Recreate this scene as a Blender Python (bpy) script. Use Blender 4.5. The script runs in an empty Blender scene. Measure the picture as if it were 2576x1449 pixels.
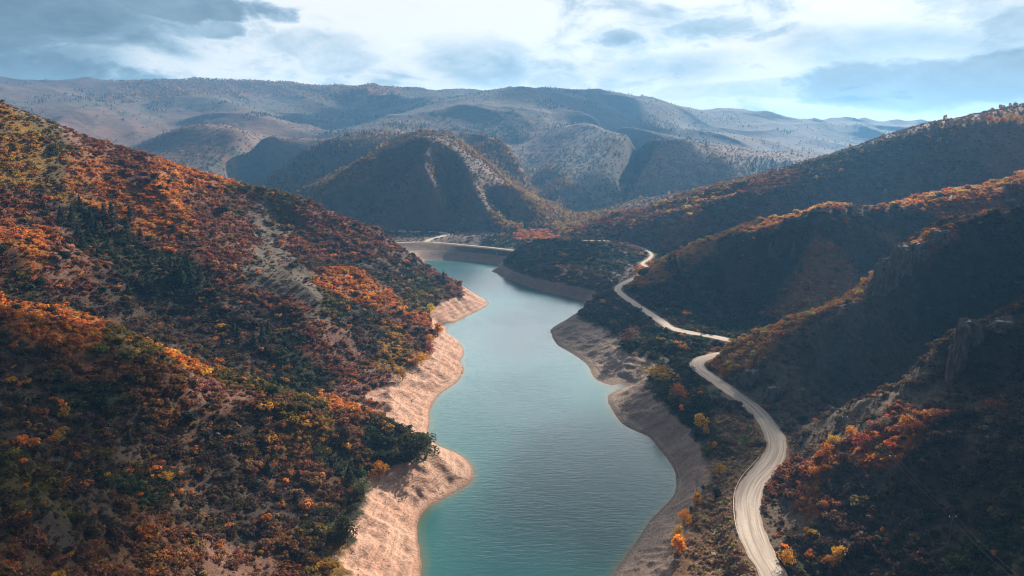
import bpy, math, random, colorsys
import numpy as np
from mathutils import Vector, Matrix
# ---- CAMERA, WORLD, SUN, EXPOSURE ----
sc=bpy.context.scene
C=sc.collection
SUN_AZ=math.radians(31.0)      # to the right of the view direction
SUN_EL=math.radians(25.0)
HAZE_D=1.2e-4; SHADE_CLOUD_D=.030
def rotz_dir(az,el): return Vector((math.sin(az)*math.cos(el),math.cos(az)*math.cos(el),math.sin(el)))
cam_d=bpy.data.cameras.new('camera'); cam=bpy.data.objects.new('camera',cam_d); C.objects.link(cam)
cam_d.sensor_width=36; cam_d.lens=36*1717/2576; cam_d.clip_start=1; cam_d.clip_end=60000
cam.location=(0,0,140); cam.rotation_euler=(math.radians(90-12),0,0); sc.camera=cam
sc.view_settings.view_transform='Standard'; sc.view_settings.look='None'; sc.view_settings.exposure=1.15; sc.view_settings.gamma=1
sc.render.film_transparent=False
sc.cycles.use_denoising=True; sc.cycles.filter_width=1.2; sc.render.filter_size=1.2
sc.cycles.max_bounces=5; sc.cycles.diffuse_bounces=2; sc.cycles.glossy_bounces=2; sc.cycles.transmission_bounces=2
sc.cycles.transparent_max_bounces=8; sc.cycles.volume_bounces=0
sc.cycles.caustics_reflective=False; sc.cycles.caustics_refractive=False
sc.cycles.sample_clamp_indirect=4
sun_d=bpy.data.lights.new('sun','SUN'); sun=bpy.data.objects.new('sun',sun_d); C.objects.link(sun)
sun_d.energy=5.0; sun_d.angle=math.radians(0.55); sun_d.color=(1.0,0.86,0.70)
sun.rotation_euler=rotz_dir(SUN_AZ,SUN_EL).to_track_quat('Z','Y').to_euler(); sun.location=(900,1000,900)

class NT:
    """small helper to write node trees"""
    def __init__(s,tree): s.t=tree; s.n=tree.nodes; s.l=tree.links; s.n.clear()
    def new(s,typ,**kw):
        n=s.n.new(typ)
        for k,v in kw.items():
            if k=='i':
                for kk,vv in v.items():
                    if hasattr(vv,'is_output') or isinstance(vv,bpy.types.NodeSocket): s.l.new(vv,n.inputs[kk])
                    else: n.inputs[kk].default_value=vv
            else: setattr(n,k,v)
        return n
    def math(s,op,a,b=0.0,clamp=False):
        n=s.new('ShaderNodeMath',operation=op,use_clamp=clamp); 
        for k,v in ((0,a),(1,b)):
            if isinstance(v,bpy.types.NodeSocket): s.l.new(v,n.inputs[k])
            else: n.inputs[k].default_value=v
        return n.outputs[0]
    def ramp(s,fac,stops,interp='LINEAR'):
        n=s.new('ShaderNodeValToRGB'); n.color_ramp.interpolation=interp
        e=n.color_ramp.elements
        while len(e)<len(stops): e.new(0.5)
        for el,(p,c) in zip(e,stops):
            el.position=p; el.color=(c,c,c,1) if not hasattr(c,'__len__') else (*c,1)
        s.l.new(fac,n.inputs[0]); return n.outputs[0]
    def mix(s,f,a,b,mode='MIX'):
        n=s.new('ShaderNodeMix',data_type='RGBA',blend_type=mode)
        for k,v in ((0,f),(6,a),(7,b)):
            if isinstance(v,bpy.types.NodeSocket): s.l.new(v,n.inputs[k])
            else: n.inputs[k].default_value=v if not hasattr(v,'__len__') else (*v[:3],1)
        return n.outputs[2]
    def noise(s,vec,scale,detail=4,rough=.55,dist=0,dim='3D'):
        n=s.new('ShaderNodeTexNoise',noise_dimensions=dim,i={'Scale':scale,'Detail':detail,'Roughness':rough,'Distortion':dist})
        if vec is not None: s.l.new(vec,n.inputs['Vector'])
        return n.outputs[0]
    def smooth(s,v,a,b,t0=0.0,t1=1.0):
        n=s.new('ShaderNodeMapRange',interpolation_type='SMOOTHSTEP'); s.l.new(v,n.inputs[0])
        for k,x in zip((1,2,3,4),(a,b,t0,t1)): n.inputs[k].default_value=x
        return n.outputs[0]

# sky: Nishita plus a broken cloud deck laid on a plane high above, brighter towards the sun
world=bpy.data.worlds.new('World'); sc.world=world; world.use_nodes=True
w=NT(world.node_tree)
sky=w.new('ShaderNodeTexSky',sky_type='NISHITA',sun_disc=False,sun_elevation=SUN_EL,sun_rotation=SUN_AZ,altitude=1800,air_density=1.0,dust_density=1.2,ozone_density=1.0)
#SKYBLOCK
tc=w.new('ShaderNodeTexCoord'); d=tc.outputs['Generated']
sep=w.new('ShaderNodeSeparateXYZ',i={0:d}); dx,dy,dz=sep.outputs
az=w.math('ARCTAN2',dx,dy); el=w.math('ARCSINE',dz)
zc=w.math('ADD',w.math('MAXIMUM',dz,0.0),0.11)
pv=w.new('ShaderNodeCombineXYZ',i={0:w.math('DIVIDE',dx,zc),1:w.math('DIVIDE',dy,zc),2:1.7}).outputs[0]
pa=w.new('ShaderNodeCombineXYZ',i={0:w.math('MULTIPLY',az,1.0),1:w.math('MULTIPLY',el,2.2),2:4.3}).outputs[0]
big=w.noise(pv,.8,6,.58,.5); puff=w.noise(pa,6.5,9,.62,.7); wisp=w.noise(pv,2.6,7,.62,.8); mid=w.noise(pa,3.2,8,.60,.3); fine=w.noise(pa,15.,7,.6,.4)
def bank(px,py,rx,ry,k,soft=.34):
    """one bank of clouds, centred where it hangs in the sky"""
    dd=(px-1288)/1717,-(py-724.5)/1717; c,s_=math.cos(math.radians(12)),math.sin(math.radians(12))
    v=Vector((dd[0],c+dd[1]*s_,-s_+dd[1]*c)).normalized(); a0,e0=math.atan2(v.x,v.y),math.asin(v.z)
    a=w.math('MULTIPLY',w.math('SUBTRACT',az,a0),1717/rx); e=w.math('MULTIPLY',w.math('SUBTRACT',el,e0),1717/ry)
    q=w.math('SQRT',w.math('ADD',w.math('MULTIPLY',a,a),w.math('MULTIPLY',e,e)))
    q=w.math('ADD',q,warp)
    return w.math('MULTIPLY',w.smooth(q,1.0+soft*.5,1.0-soft),k)
warp=w.math('ADD',w.math('ADD',w.math('MULTIPLY',w.math('SUBTRACT',mid,.5),2.6),w.math('MULTIPLY',w.math('SUBTRACT',puff,.5),1.9)),w.math('MULTIPLY',w.math('SUBTRACT',fine,.5),.9))
sh=w.math('MULTIPLY',w.smooth(w.math('ADD',w.math('ADD',w.math('MULTIPLY',mid,.45),w.math('MULTIPLY',puff,.35)),w.math('MULTIPLY',fine,.2)),.475,.60),.30)
for b in ((150,40,330,75,.95,.8),(470,20,190,40,.80),(560,75,70,28,.62),(150,130,170,40,.55,.7),(60,185,200,30,.30),(1240,175,170,60,.50,.5),(1400,200,120,40,.34),(1560,100,120,40,.60),(1750,70,200,40,.50),(1640,170,300,50,.42,.7),(1900,225,260,26,.34),(2420,205,330,52,.85,.5),(2330,100,300,60,.55,.9),(2560,50,160,60,.50),(760,110,130,36,.30),(850,160,90,36,.30),(-500,60,500,160,.8),(3100,100,420,110,.5),(1300,-330,900,110,.35)):
    sh=w.math('MAXIMUM',sh,bank(*b))
sh=w.math('ADD',sh,w.math('ADD',w.math('MULTIPLY',w.math('SUBTRACT',puff,.5),.9),w.math('MULTIPLY',w.math('SUBTRACT',fine,.5),.6)),True)
dot=w.new('ShaderNodeVectorMath',operation='DOT_PRODUCT',i={0:d,1:tuple(rotz_dir(math.radians(6),math.radians(8)))}).outputs['Value']
glow=w.smooth(dot,.30,.93)
front=w.ramp(sh,[(0,(.52,.50,.475)),(.18,(.46,.455,.44)),(.32,(.36,.38,.385)),(.48,(.225,.275,.305)),(.70,(.120,.160,.185)),(1,(.055,.073,.085))])
back=w.ramp(sh,[(0,(.042,.043,.047)),(.5,(.028,.031,.036)),(1,(.017,.019,.023))])
cl=w.mix(glow,back,front)
sdot=w.new('ShaderNodeVectorMath',operation='DOT_PRODUCT',i={0:d,1:tuple(rotz_dir(SUN_AZ,SUN_EL+math.radians(3)))}).outputs['Value']
cl=w.mix(w.smooth(sdot,.965,1.0),cl,(2.6,2.5,2.3))
cl=w.mix(w.math('MULTIPLY',w.math('MULTIPLY',w.smooth(el,.20,.26),w.smooth(el,.52,.34)),w.smooth(sdot,.25,.75)),cl,(2.3,2.42,2.42))  # bright sky band added above the view to whiten the water's reflection
bg1=w.new('ShaderNodeBackground',i={'Color':sky.outputs[0],'Strength':0.05})
bg2=w.new('ShaderNodeBackground',i={'Color':cl,'Strength':1.0})
gap=w.smooth(w.math('ADD',big,w.math('MULTIPLY',puff,.5)),.58,.70)
mx=w.new('ShaderNodeMixShader',i={0:w.math('SUBTRACT',1.0,w.math('MULTIPLY',gap,.16)),1:bg1.outputs[0],2:bg2.outputs[0]})
w.new('ShaderNodeOutputWorld',i={0:mx.outputs[0]})
#ENDSKY
# ---- TERRAIN ----
import numpy as np, math
F=1717.0; TH=math.radians(12.0); CZ=140.0
def ray(px,py):
    a=(px-1288)/F; b=-(py-724.5)/F
    return np.array([a, math.cos(TH)+b*math.sin(TH), -math.sin(TH)+b*math.cos(TH)])
def PY(px,py,Y):
    d=ray(px,py); return d*(Y/d[1])+np.array([0,0,CZ])
def PZ(px,py,z):
    d=ray(px,py); return d*((z-CZ)/d[2])+np.array([0,0,CZ])
POOL=10.0
A0,A1=math.radians(-62),math.radians(78)
D=0.003
R0,R1=85.0,7600.0
NA=int((A1-A0)/D)//8*8+1
NR=int(math.log(R1/R0)/D)//8*8+1
def tocell(p,step=1):
    p=np.asarray(p); az=np.arctan2(p[:,0],p[:,1]); lr=np.log(np.hypot(p[:,0],p[:,1])/R0)
    return (az-A0)/(D*step), lr/(D*step)
def crom(P,n=24):
    P=np.asarray(P,float)
    if len(P)<3:
        t=np.linspace(0,1,n*4)[:,None]; return P[0]*(1-t)+P[-1]*t
    Q=np.vstack([2*P[0]-P[1],P,2*P[-1]-P[-2]]); out=[]
    for i in range(1,len(Q)-2):
        t=np.linspace(0,1,n,endpoint=False)[:,None]
        p0,p1,p2,p3=Q[i-1:i+3]
        out.append(.5*((2*p1)+(-p0+p2)*t+(2*p0-5*p1+4*p2-p3)*t*t+(-p0+3*p1-3*p2+p3)*t**3))
    out.append(P[-1:]); return np.vstack(out)
LINES=[]      # dense (n,3) arrays
def ln(P,n=40,smooth=True,w=1.0):
    P=np.asarray(P,float)
    if smooth: Q=crom(P,n)
    else:
        Q=[]
        for a,b in zip(P[:-1],P[1:]):
            t=np.linspace(0,1,n)[:,None]; Q.append(a*(1-t)+b*t)
        Q=np.vstack(Q)
    LINES.append(Q); return Q
def ry(*pts): return ln([PY(*p) for p in pts])
def rz(z,pts,smooth=True): return ln([PZ(x,y,z) for x,y in pts],smooth=smooth)
def rw(*pts): return ln(pts)
# -- shoreline (z=0)
SH_L=rz(0,[(1052,1560),(1058,1449),(1060,1420),(1055,1380),(1048,1340),(1055,1302),(1072,1280),(1100,1262),(1150,1235),(1182,1215),(1192,1192),(1185,1170),(1162,1148),(1130,1132),(1096,1118),(1079,1095),(1080,1060),(1083,1030),(1095,1005),(1115,985),(1145,965),(1161,945),(1166,925),(1158,908),(1168,886),(1152,857),(1127,841),(1124,828),(1160,802),(1200,783),(1228,765),(1208,747),(1165,722),(1120,700),(1085,680),(1062,655)])
SH_D=rz(0,[(1062,655),(1130,655),(1200,660),(1258,667)])
SH_R=rz(0,[(1258,667),(1242,677),(1230,688),(1250,697),(1300,711),(1350,729),(1400,741),(1450,753),(1478,766),(1476,780),(1440,797),(1400,818),(1386,833),(1400,865),(1440,890),(1478,918),(1495,950),(1530,968),(1565,976),(1598,968),(1560,980),(1528,998),(1540,1030),(1565,1065),(1600,1085),(1632,1098),(1660,1130),(1690,1170),(1702,1205),(1700,1235),(1680,1265),(1640,1305),(1600,1365),(1560,1420),(1545,1449),(1500,1560)])
# -- full-pool line (top of the bare bank)
PL_L=rz(POOL,[(860,1560),(888,1449),(902,1400),(918,1340),(925,1290),(938,1225),(972,1190),(1035,1165),(1092,1122),(1040,1088),(966,1052),(988,1020),(994,985),(1010,950),(1050,930),(1085,895),(1106,855),(1108,828),(1086,800),(1092,778),(1130,757),(1180,736),(1152,711),(1110,690),(1072,668),(1040,643),(1012,625)])
rz(-9,[(1290,1560),(1300,1449),(1370,1260),(1360,1100),(1330,1000),(1300,900),(1290,830),(1330,780),(1260,720),(1180,690)])
# dam
DAM0=PZ(985,611,14.5); DAM1=PZ(1308,631,14.5)
for o in (0,-2.2,2.2):
    ln([DAM0+[0,o,0],PZ(1080,609,14.5)+[0,o,0],PZ(1200,619,14.5)+[0,o,0],DAM1+[0,o,0]])
rw(*[PZ(x,y,14.5)+np.array([0,14,-9]) for x,y in ((1080,609),(1200,619),(1300,630))])
# -- pool line right
rz(POOL,[(1262,664),(1300,683),(1350,697),(1400,707),(1445,717),(1490,728)])
rz(POOL,[(1490,728),(1505,738)])
PL_R2=rz(POOL,[(1450,789),(1452,800),(1495,818),(1540,850),(1590,893),(1660,908)])
rz(POOL,[(1660,908),(1640,935),(1622,955),(1640,985),(1680,1025),(1710,1055),(1738,1085),(1760,1125),(1768,1180),(1772,1225),(1740,1265),(1715,1310),(1698,1370),(1690,1449),(1650,1560)])
# -- road (centreline, px,py,z)
ROADP=[(1990,1560,15.5),(1947,1449,15.5),(1915,1394,15.5),(1888,1327,15.5),(1881,1258,15.5),(1895,1216,15.5),(1916,1189,15.5),(1942,1157,15.5),(1953,1123,15.5),(1942,1083,15.5),(1898,1029,15.5),(1827,976,15.5),(1775,940,15.5),(1753,920,15.5),(1764,904,15.5),(1795,895,15.6),(1835,885,15.6),(1885,868,16),(1885,860,16),(1845,857,16),(1789,846,16),(1741,838,16),(1688,825,16),(1667,811,16),(1621,780,16),(1581,753,16),(1557,734,16),(1556,722,16),(1572,711,16),(1610,694,16),(1640,678,16),(1616,664,16.5),(1634,650,17),(1638,639,18),(1616,624,20),(1571,612,23),(1528,606,25),(1480,605,27),(1395,609,26)]
RD=[PZ(*p) for p in ROADP]
RD+= [PY(1340,612,815),PZ(1308,631,14.5),PZ(1200,619,14.5),PZ(1080,609,14.5),PZ(985,611,14.5)]
ROAD=crom(RD[:-4],16); ROAD_D=crom(RD[-4:],16); ROAD=np.vstack([ROAD,ROAD_D])
LINES.append(ROAD)
def shoulder(pts,dpy,s=.06):
    out=[]
    for k,(x,y,Yc) in enumerate(pts):
        zc=PY(x,y,Yc)[2]; d=ray(x,y+(dpy[k] if hasattr(dpy,'__len__') else dpy)); kk=d[2]/d[1]; Yn=(zc-s*Yc-CZ)/(kk-s); out.append((x,y+(dpy[k] if hasattr(dpy,'__len__') else dpy),Yn))
    return ry(*out)
# -- right side
ry((1935,1236,232),(1990,1195,232),(2060,1142,232),(2180,1088,233),(2300,1030,236),(2375,940,242),(2392,900,245)) # spur A lower
ry((2408,818,252),(2430,812,255),(2480,803,258),(2530,796,262),(2576,802,266))
rw(PY(2576,802,266),(260,300,95),(330,330,125),(440,350,160))
rw((150,186,57),(175,200,66),(210,225,80),(260,250,100),(360,280,140))
rw((116,138,44),(150,135,62),(200,130,90),(280,130,130))
rw((78,150,17),(95,145,28))
rw((101,262,16),(115,275,18),(150,290,22),(200,305,32),(250,318,50),(320,340,80))
rw((98,295,16),(104,330,16),(108,355,16))
ry((1786,897,384),(1812,881,385),(1842,858,386),(1877,854,382),(1930,824,376),(1984,804,370),(2083,767,361),(2137,748,357),(2205,713,354))
shoulder(((1877,854,382),(1930,824,376),(1984,804,370),(2083,767,361),(2137,748,357),(2190,720,354)),(22,30,34,30,24,10))
ry((2222,668,355),(2261,628,356),(2315,615,358),(2379,585,361),(2420,557,365),(2475,535,370),(2528,520,376),(2576,509,382))
rw(PY(2576,509,382),(380,400,135),(500,420,185))
rw((150,442,15.5),(190,462,16),(250,475,20),(330,500,32),(430,530,58),(560,570,105))
rw((130,560,17),(160,520,16),(178,480,15.5))
ry((1448,789,514),(1475,764,540),(1515,731,572),(1541,717,592),(1590,688,612),(1636,667,625),(1675,643,626),(1721,624,616),(1774,606,604),(1817,591,596),(1888,570,586),(1977,545,578),(2030,533,578),(2101,524,580),(2172,521,586),(2243,506,592),(2350,490,602),(2386,479,608),(2457,471,618),(2576,441,636))
rw(PY(2576,441,636),(600,690,150),(800,740,190))
rw((165,772,17),(230,735,18),(300,720,22),(400,735,34),(550,780,65),(750,850,125))
shoulder(((1675,643,626),(1721,624,616),(1774,606,604),(1817,591,596),(1888,570,586),(1977,545,578),(2101,524,580),(2172,521,586),(2350,490,602),(2457,471,618),(2576,441,636)),9)
ry((1400,601,900),(1430,590,920),(1490,563,930),(1524,543,925),(1600,533,910),(1674,521,890),(1745,510,872),(1809,502,860),(1905,478,850),(1980,458,842),(2101,440,835),(2172,419,835),(2261,382,842),(2314,354,850),(2350,332,858),(2386,319,868),(2457,309,885),(2576,300,910))
rw(PY(2576,300,910),(850,1000,210),(1050,1000,250))
shoulder(((1524,543,925),(1600,533,910),(1674,521,890),(1809,502,860),(1905,478,850)),8)
shoulder(((1990,1195,232),(2060,1142,232),(2180,1088,233),(2300,1030,236)),(20,34,34,26))
# knoll E crest
ry((1308,628,775),(1325,613,775),(1345,606,775),(1389,604,778),(1450,602,785))
# -- left side
ry((1180,732,604),(1156,712,622),(1123,694,632),(1100,685,638),(1072,667,644),(1045,645,648),(1007,622,652),(978,600,654),(934,575,654),(902,563,652),(853,541,650),(800,517,647),(729,492,642),(676,477,637),(604,463,630),(533,442,622),(444,421,610),(356,389,598),(320,374,590),(249,350,575),(199,338,563),(142,307,545),(71,278,522),(0,259,500))
rw(PY(0,259,500),(-450,430,200),(-560,380,235),(-750,350,270))
ry((1092,1128,276),(1000,1068,282),(930,1040,286),(860,1020,290),(782,1003,290),(711,982,290),(640,957,290),(533,925,289),(427,891,286),(302,861,279),(249,849,275),(142,815,270),(71,790,267),(0,772,264))
rw(PY(0,772,264),(-260,255,92),(-340,240,118),(-450,220,150))
rw((-62,312,10),(-90,325,14),(-130,336,25),(-178,344,38),(-240,352,57),(-310,362,84),(-400,380,125))
ry((-60,575,372),(0,600,378),(100,645,384),(200,690,388),(300,742,392),(400,792,394))
ry((700,850,385),(550,745,420),(400,640,450),(250,530,475),(120,430,480))
ry((620,470,628),(700,570,590),(850,692,505),(960,755,470),(1060,812,462),(1100,842,468))
ry((1122,832,520),(1060,780,520),(1000,730,532),(900,650,580),(820,575,625))
rw((-103,122,55),(-130,160,60),(-150,190,58),(-170,215,60))
rw((-103,122,55),(-180,120,85),(-260,110,120))
rw((-92,158,33),(-110,185,34),(-120,215,32),(-118,250,34))
# -- valley behind the dam, lower country
PK=14.0
for z,pts in ((PK,[(990,586),(1060,586),(1120,590),(1160,596)]),(PK,[(950,600),(1000,603),(1050,601),(1110,596)]),(PK,[(985,578),(1050,577),(1115,578)])): rz(z,pts)
rw((-170,700,25),(-210,800,22),(-260,950,22),(-420,1250,30),(-620,1600,45))
ry((1130,588,960),(1165,572,985),(1200,580,975),(1250,598,930),(1296,618,880))   # small knoll
rw((20,870,14),(50,960,16),(110,1090,20),(180,1250,26),(260,1500,36),(330,1900,60),(300,2300,95))
# M1
ry((705,500,1120),(770,494,1090),(830,460,1110),(900,428,1130),(960,397,1150),(1010,368,1165),(1055,348,1175),(1085,344,1175),(1130,368,1150),(1165,398,1125),(1200,430,1100),(1270,478,1075),(1330,520,1050),(1380,558,1040),(1412,580,1035))
ry((1085,344,1175),(1060,395,1105),(1095,470,1045),(1010,520,1030),(950,560,1000))
ry((1130,368,1150),(1190,470,1052),(1250,560,990))
ry((1135,410,1135),(1148,500,1085),(1150,575,1010))
ry((1050,400,1140),(1005,460,1100),(950,520,1060))
ry((1165,398,1125),(1235,490,1085),(1300,570,1030))
ry((1012,339,1420),(1060,332,1380),(1085,344,1175))
# M0
ry((600,470,1450),(640,455,1440),(700,425,1430),(760,390,1430),(800,369,1440),(860,351,1440),(908,345,1440),(1012,339,1420))
ry((700,492,1180),(800,468,1220),(860,440,1250),(930,400,1290),(1000,360,1340))   # valley between
# ridge b
ry((1012,339,1500),(1086,331,1550),(1121,327,1560),(1193,331,1560),(1246,346,1520),(1264,357,1500),(1290,385,1460),(1310,410,1430),(1330,437,1400))
ry((1175,345,1550),(1230,400,1420),(1290,470,1320),(1310,500,1270))
ry((1292,371,1900),(1335,430,1700),(1330,470,1500),(1345,500,1350),(1420,545,1250),(1500,545,1300),(1600,540,1350))
# hill c
ry((1292,372,1950),(1330,345,2000),(1370,328,2050),(1459,310,2050),(1512,317,2000),(1566,342,1900),(1655,353,1800),(1720,354,1780),(1816,373,1850),(1923,385,1950),(2030,392,2050),(2101,403,2150),(2172,416,2250),(2260,440,2300))
ry((1512,317,2000),(1440,370,1800),(1370,420,1600),(1345,440,1560))
ry((1600,345,1860),(1500,400,1650),(1430,440,1500),(1400,480,1420))
ry((1720,354,1780),(1700,420,1600),(1745,460,1500),(1790,495,1400))
ry((1816,373,1850),(1880,400,1750),(1950,452,1600))
ry((1660,360,1790),(1610,440,1560),(1590,520,1360))
ry((1760,370,1800),(1800,430,1620),(1860,480,1480))
# far country
ry((837,341,2000),(944,317,2100),(1050,285,2250),(1157,257,2400),(1257,228,2550),(1310,220,2600),(1350,222,2600),(1400,231,2650),(1450,234,2750),(1500,235,2850),(1560,238,2950),(1620,250,3050),(1700,265,3200),(1790,277,3400),(1850,276,3500),(1950,290,3700),(2000,300,3850),(2100,312,4200),(2200,325,4600),(2330,338,5200),(2450,350,5600),(2600,360,6000))
ry((950,224,3300),(1000,219,3250),(1050,217,3200),(1090,226,3150),(1130,222,3150),(1190,222,3100),(1240,232,3000))
ry((-300,185,3000),(0,195,3000),(100,199,3000),(250,205,3000),(380,202,3050),(450,202,3100),(560,208,3150),(700,210,3200),(850,217,3250),(950,224,3300))
ry((1350,222,2600),(1390,260,2400),(1500,290,2250),(1600,320,2200),(1750,350,2200),(1850,368,2200))
ry((1650,330,2500),(1800,330,2700),(1900,350,2700),(2000,370,2700),(2150,395,2600))
ry((1850,276,3500),(1830,310,3200),(1760,330,3000)); ry((1920,300,3400),(2000,320,3200),(2040,345,2900),(2120,362,2850),(2230,392,2750))
ry((2040,345,2900),(1980,372,2700))
ry((1700,265,3200),(1680,300,2900),(1620,315,2700))
# left far spurs
ry((300,385,1700),(356,367,1720),(427,332,1760),(498,312,1800),(560,318,1800),(620,335,1760),(560,400,1600),(500,425,1500))
ry((530,425,1520),(587,392,1620),(640,346,1700),(668,339,1720),(720,345,1750),(790,350,1800),(860,342,1900))
ry((420,212,3000),(500,240,2700),(600,262,2500),(700,300,2250),(760,333,2100))
ry((60,200,3000),(150,230,2600),(260,270,2300),(330,310,2100),(340,330,2000))
ry((700,215,3200),(800,255,2900),(880,290,2700),(900,315,2500))
ry((250,205,3000),(330,250,2650),(400,300,2300),(420,320,2150)); ry((560,208,3150),(640,255,2800),(690,290,2600),(770,325,2350),(850,332,2200))
ry((0,330,1900),(100,330,1900),(200,352,1850),(300,375,1800),(340,390,1700))
rw((-700,1200,60),(-650,1600,80),(-560,2000,120))
ry((1960,332,7100),(2180,331,7100),(2215,328,7100),(2240,324,7100),(2270,321,7100),(2300,324,7100),(2360,329,7100),(2500,335,7100))
rw((-5000,5400,250),(0,7000,150),(2000,6700,120))
rw((0,5500,120),(1500,5900,90),(3000,6000,80),(4500,5600,120))
def raster(lev,F=None):
    na,nr=(NA-1)//lev+1,(NR-1)//lev+1
    S=np.zeros((na,nr));W=np.zeros((na,nr))
    for Q in LINES:
        u,v=tocell(Q,lev)
        s=np.concatenate([[0],np.cumsum(np.maximum(np.hypot(np.diff(u),np.diff(v)),1e-6))])
        t=np.linspace(0,s[-1],max(2,int(s[-1]*2)+2))
        u=np.interp(t,s,u);v=np.interp(t,s,v);q=np.interp(t,s,Q[:,2])
        i=np.rint(u).astype(int);j=np.rint(v).astype(int);ok=(i>=0)&(i<na)&(j>=0)&(j<nr);i=i[ok];j=j[ok];q=q[ok]
        if F is not None: q=q-F[i*lev,j*lev]
        np.add.at(S,(i,j),q);np.add.at(W,(i,j),1)
    return S/np.maximum(W,1),W>0
def up2(k,shape):
    z=np.zeros(shape); z[::2,::2]=k; z[1::2,::2]=.5*(k[:-1]+k[1:]); z[:,1::2]=.5*(z[:,0:-1:2]+z[:,2::2]); return z
def relax(F=None,top=8):
    """membrane through the ridge, valley and shore lines, coarse to fine (of the residual when F is given)"""
    z=None;lev=top
    while lev>=1:
        val,fix=raster(lev,F)
        z=np.full(val.shape,val[fix].mean() if F is None else 0.) if z is None else up2(z,val.shape)
        z[fix]=val[fix]; I,J=np.indices(z.shape); par=(I+J)%2; w=1.9 if lev==top else 1.6
        for it in range({8:500,4:120,2:30,1:4}[lev]):
            for k in (0,1):
                p=np.pad(z,1,mode='edge'); n=.25*(p[:-2,1:-1]+p[2:,1:-1]+p[1:-1,:-2]+p[1:-1,2:])
                m=(par==k)&~fix; z[m]+=w*(n[m]-z[m])
        lev//=2
    return z,fix
def cblur(z,lev,n):
    k=z[::lev,::lev]
    for _ in range(n):
        p=np.pad(k,1,mode='edge'); k=(p[:-2,1:-1]+p[2:,1:-1]+p[1:-1,:-2]+p[1:-1,2:]+2*k)/6
    while lev>1: lev//=2; k=up2(k,((k.shape[0]-1)*2+1,(k.shape[1]-1)*2+1))
    return k
def solve():
    z,fix=relax(); z=cblur(z,8,14)
    for lev,n in ((8,3),(4,4),(2,4),(1,4)):
        r,fix=relax(z); z=z+cblur(r,lev,n)
    return z,fix
# ---- noise helpers ----
_rng=np.random.default_rng(7)
_PERM=_rng.permutation(512); _ANG=_rng.random(512)*2*np.pi; _GX=np.cos(_ANG);_GY=np.sin(_ANG)
def perlin(x,y,seed=0):
    xi=np.floor(x).astype(np.int64);yi=np.floor(y).astype(np.int64);xf=x-xi;yf=y-yi
    u=xf*xf*xf*(xf*(xf*6-15)+10);v=yf*yf*yf*(yf*(yf*6-15)+10)
    def g(ix,iy,dx,dy):
        h=_PERM[(_PERM[(ix+seed*57)&511]+iy+seed*131)&511]; return _GX[h]*dx+_GY[h]*dy
    a=g(xi,yi,xf,yf);b=g(xi+1,yi,xf-1,yf);c=g(xi,yi+1,xf,yf-1);d=g(xi+1,yi+1,xf-1,yf-1)
    return ((a*(1-u)+b*u)*(1-v)+(c*(1-u)+d*u)*v)*1.5
def fbm(x,y,wl,octs,seed=0,gain=.5):
    s=0;a=1.;t=0
    for k in range(octs): s=s+a*perlin(x/wl,y/wl,seed+k);t+=a;a*=gain;wl*=.5
    return s/t
def ridged(x,y,wl,octs,seed=0,gain=.5):
    s=0;a=1.;t=0;wgt=1.
    for k in range(octs):
        n=1-np.abs(perlin(x/wl,y/wl,seed+k))*1.6; n=np.clip(n,0,1)**2*wgt; wgt=np.clip(n*1.6,0,1)
        s=s+a*n;t+=a;a*=gain;wl*=.5
    return s/t
def blur(z,n):
    for _ in range(n):
        p=np.pad(z,1,mode='edge'); z=(p[:-2,1:-1]+p[2:,1:-1]+p[1:-1,:-2]+p[1:-1,2:]+2*z)/6
    return z
def sstep(x,a,b): t=np.clip((x-a)/(b-a),0,1); return t*t*(3-2*t)
Z,FIX=solve()
# distance (in cells) from the modelled ridge, valley and shore lines
DC=np.where(FIX,0.,99.)
for _ in range(70):
    p=np.pad(DC,1,mode='edge'); DC=np.minimum(DC,np.minimum(np.minimum(p[:-2,1:-1],p[2:,1:-1]),np.minimum(p[1:-1,:-2],p[1:-1,2:]))+1)
AZ=A0+np.arange(NA)*D; RR=R0*np.exp(np.arange(NR)*D)
AG,RG=np.meshgrid(AZ,RR,indexing='ij'); X=RG*np.sin(AG); Y=RG*np.cos(AG)
Zb=blur(Z,2); Zs=blur(Zb,5)
hi=sstep(RG,700,1000)
low=sstep(Zb,3,26)          # keep the shore and the bank clean
Z1=Zb*(1-low)+Zs*low
wx=fbm(X,Y,260,3,11)*60; wy=fbm(X,Y,260,3,19)*60
m=1-np.exp(-DC/14)
near=sstep(X,90,200)*(ridged(X*1.0+wy*.5,Y*.35+wx*.2,75,4,31,.5)-.45)*16+(ridged(X+wx*.4,Y+wy*.4,130,4,3,.42)-.45)*13+fbm(X,Y,30,3,5)*1.6
far=(ridged(X+wx,Y+wy,640,3,23,.42)-.42)*(18+.012*RG)
Z1=Z1+low*(1-hi)*near*(.25+.75*m)+low*hi*far*(.12+.88*m)
bz=1-sstep(Z1,9,13)
gul=-np.abs(perlin((X+wx*.25)/17,(Y+wy*.25)/17,61))*(1.6+1.5*bz*(1-.75*sstep(X,10,40)))-np.abs(perlin(X/6,Y/6,63))*(.5+.6*bz)+fbm(X,Y,3.5,2,64)*.35*bz
Z1=Z1+gul*sstep(Z1,.3,3)*(1-sstep(RG,600,900))*(1-sstep(Z1,40,80)*.6)
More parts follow.
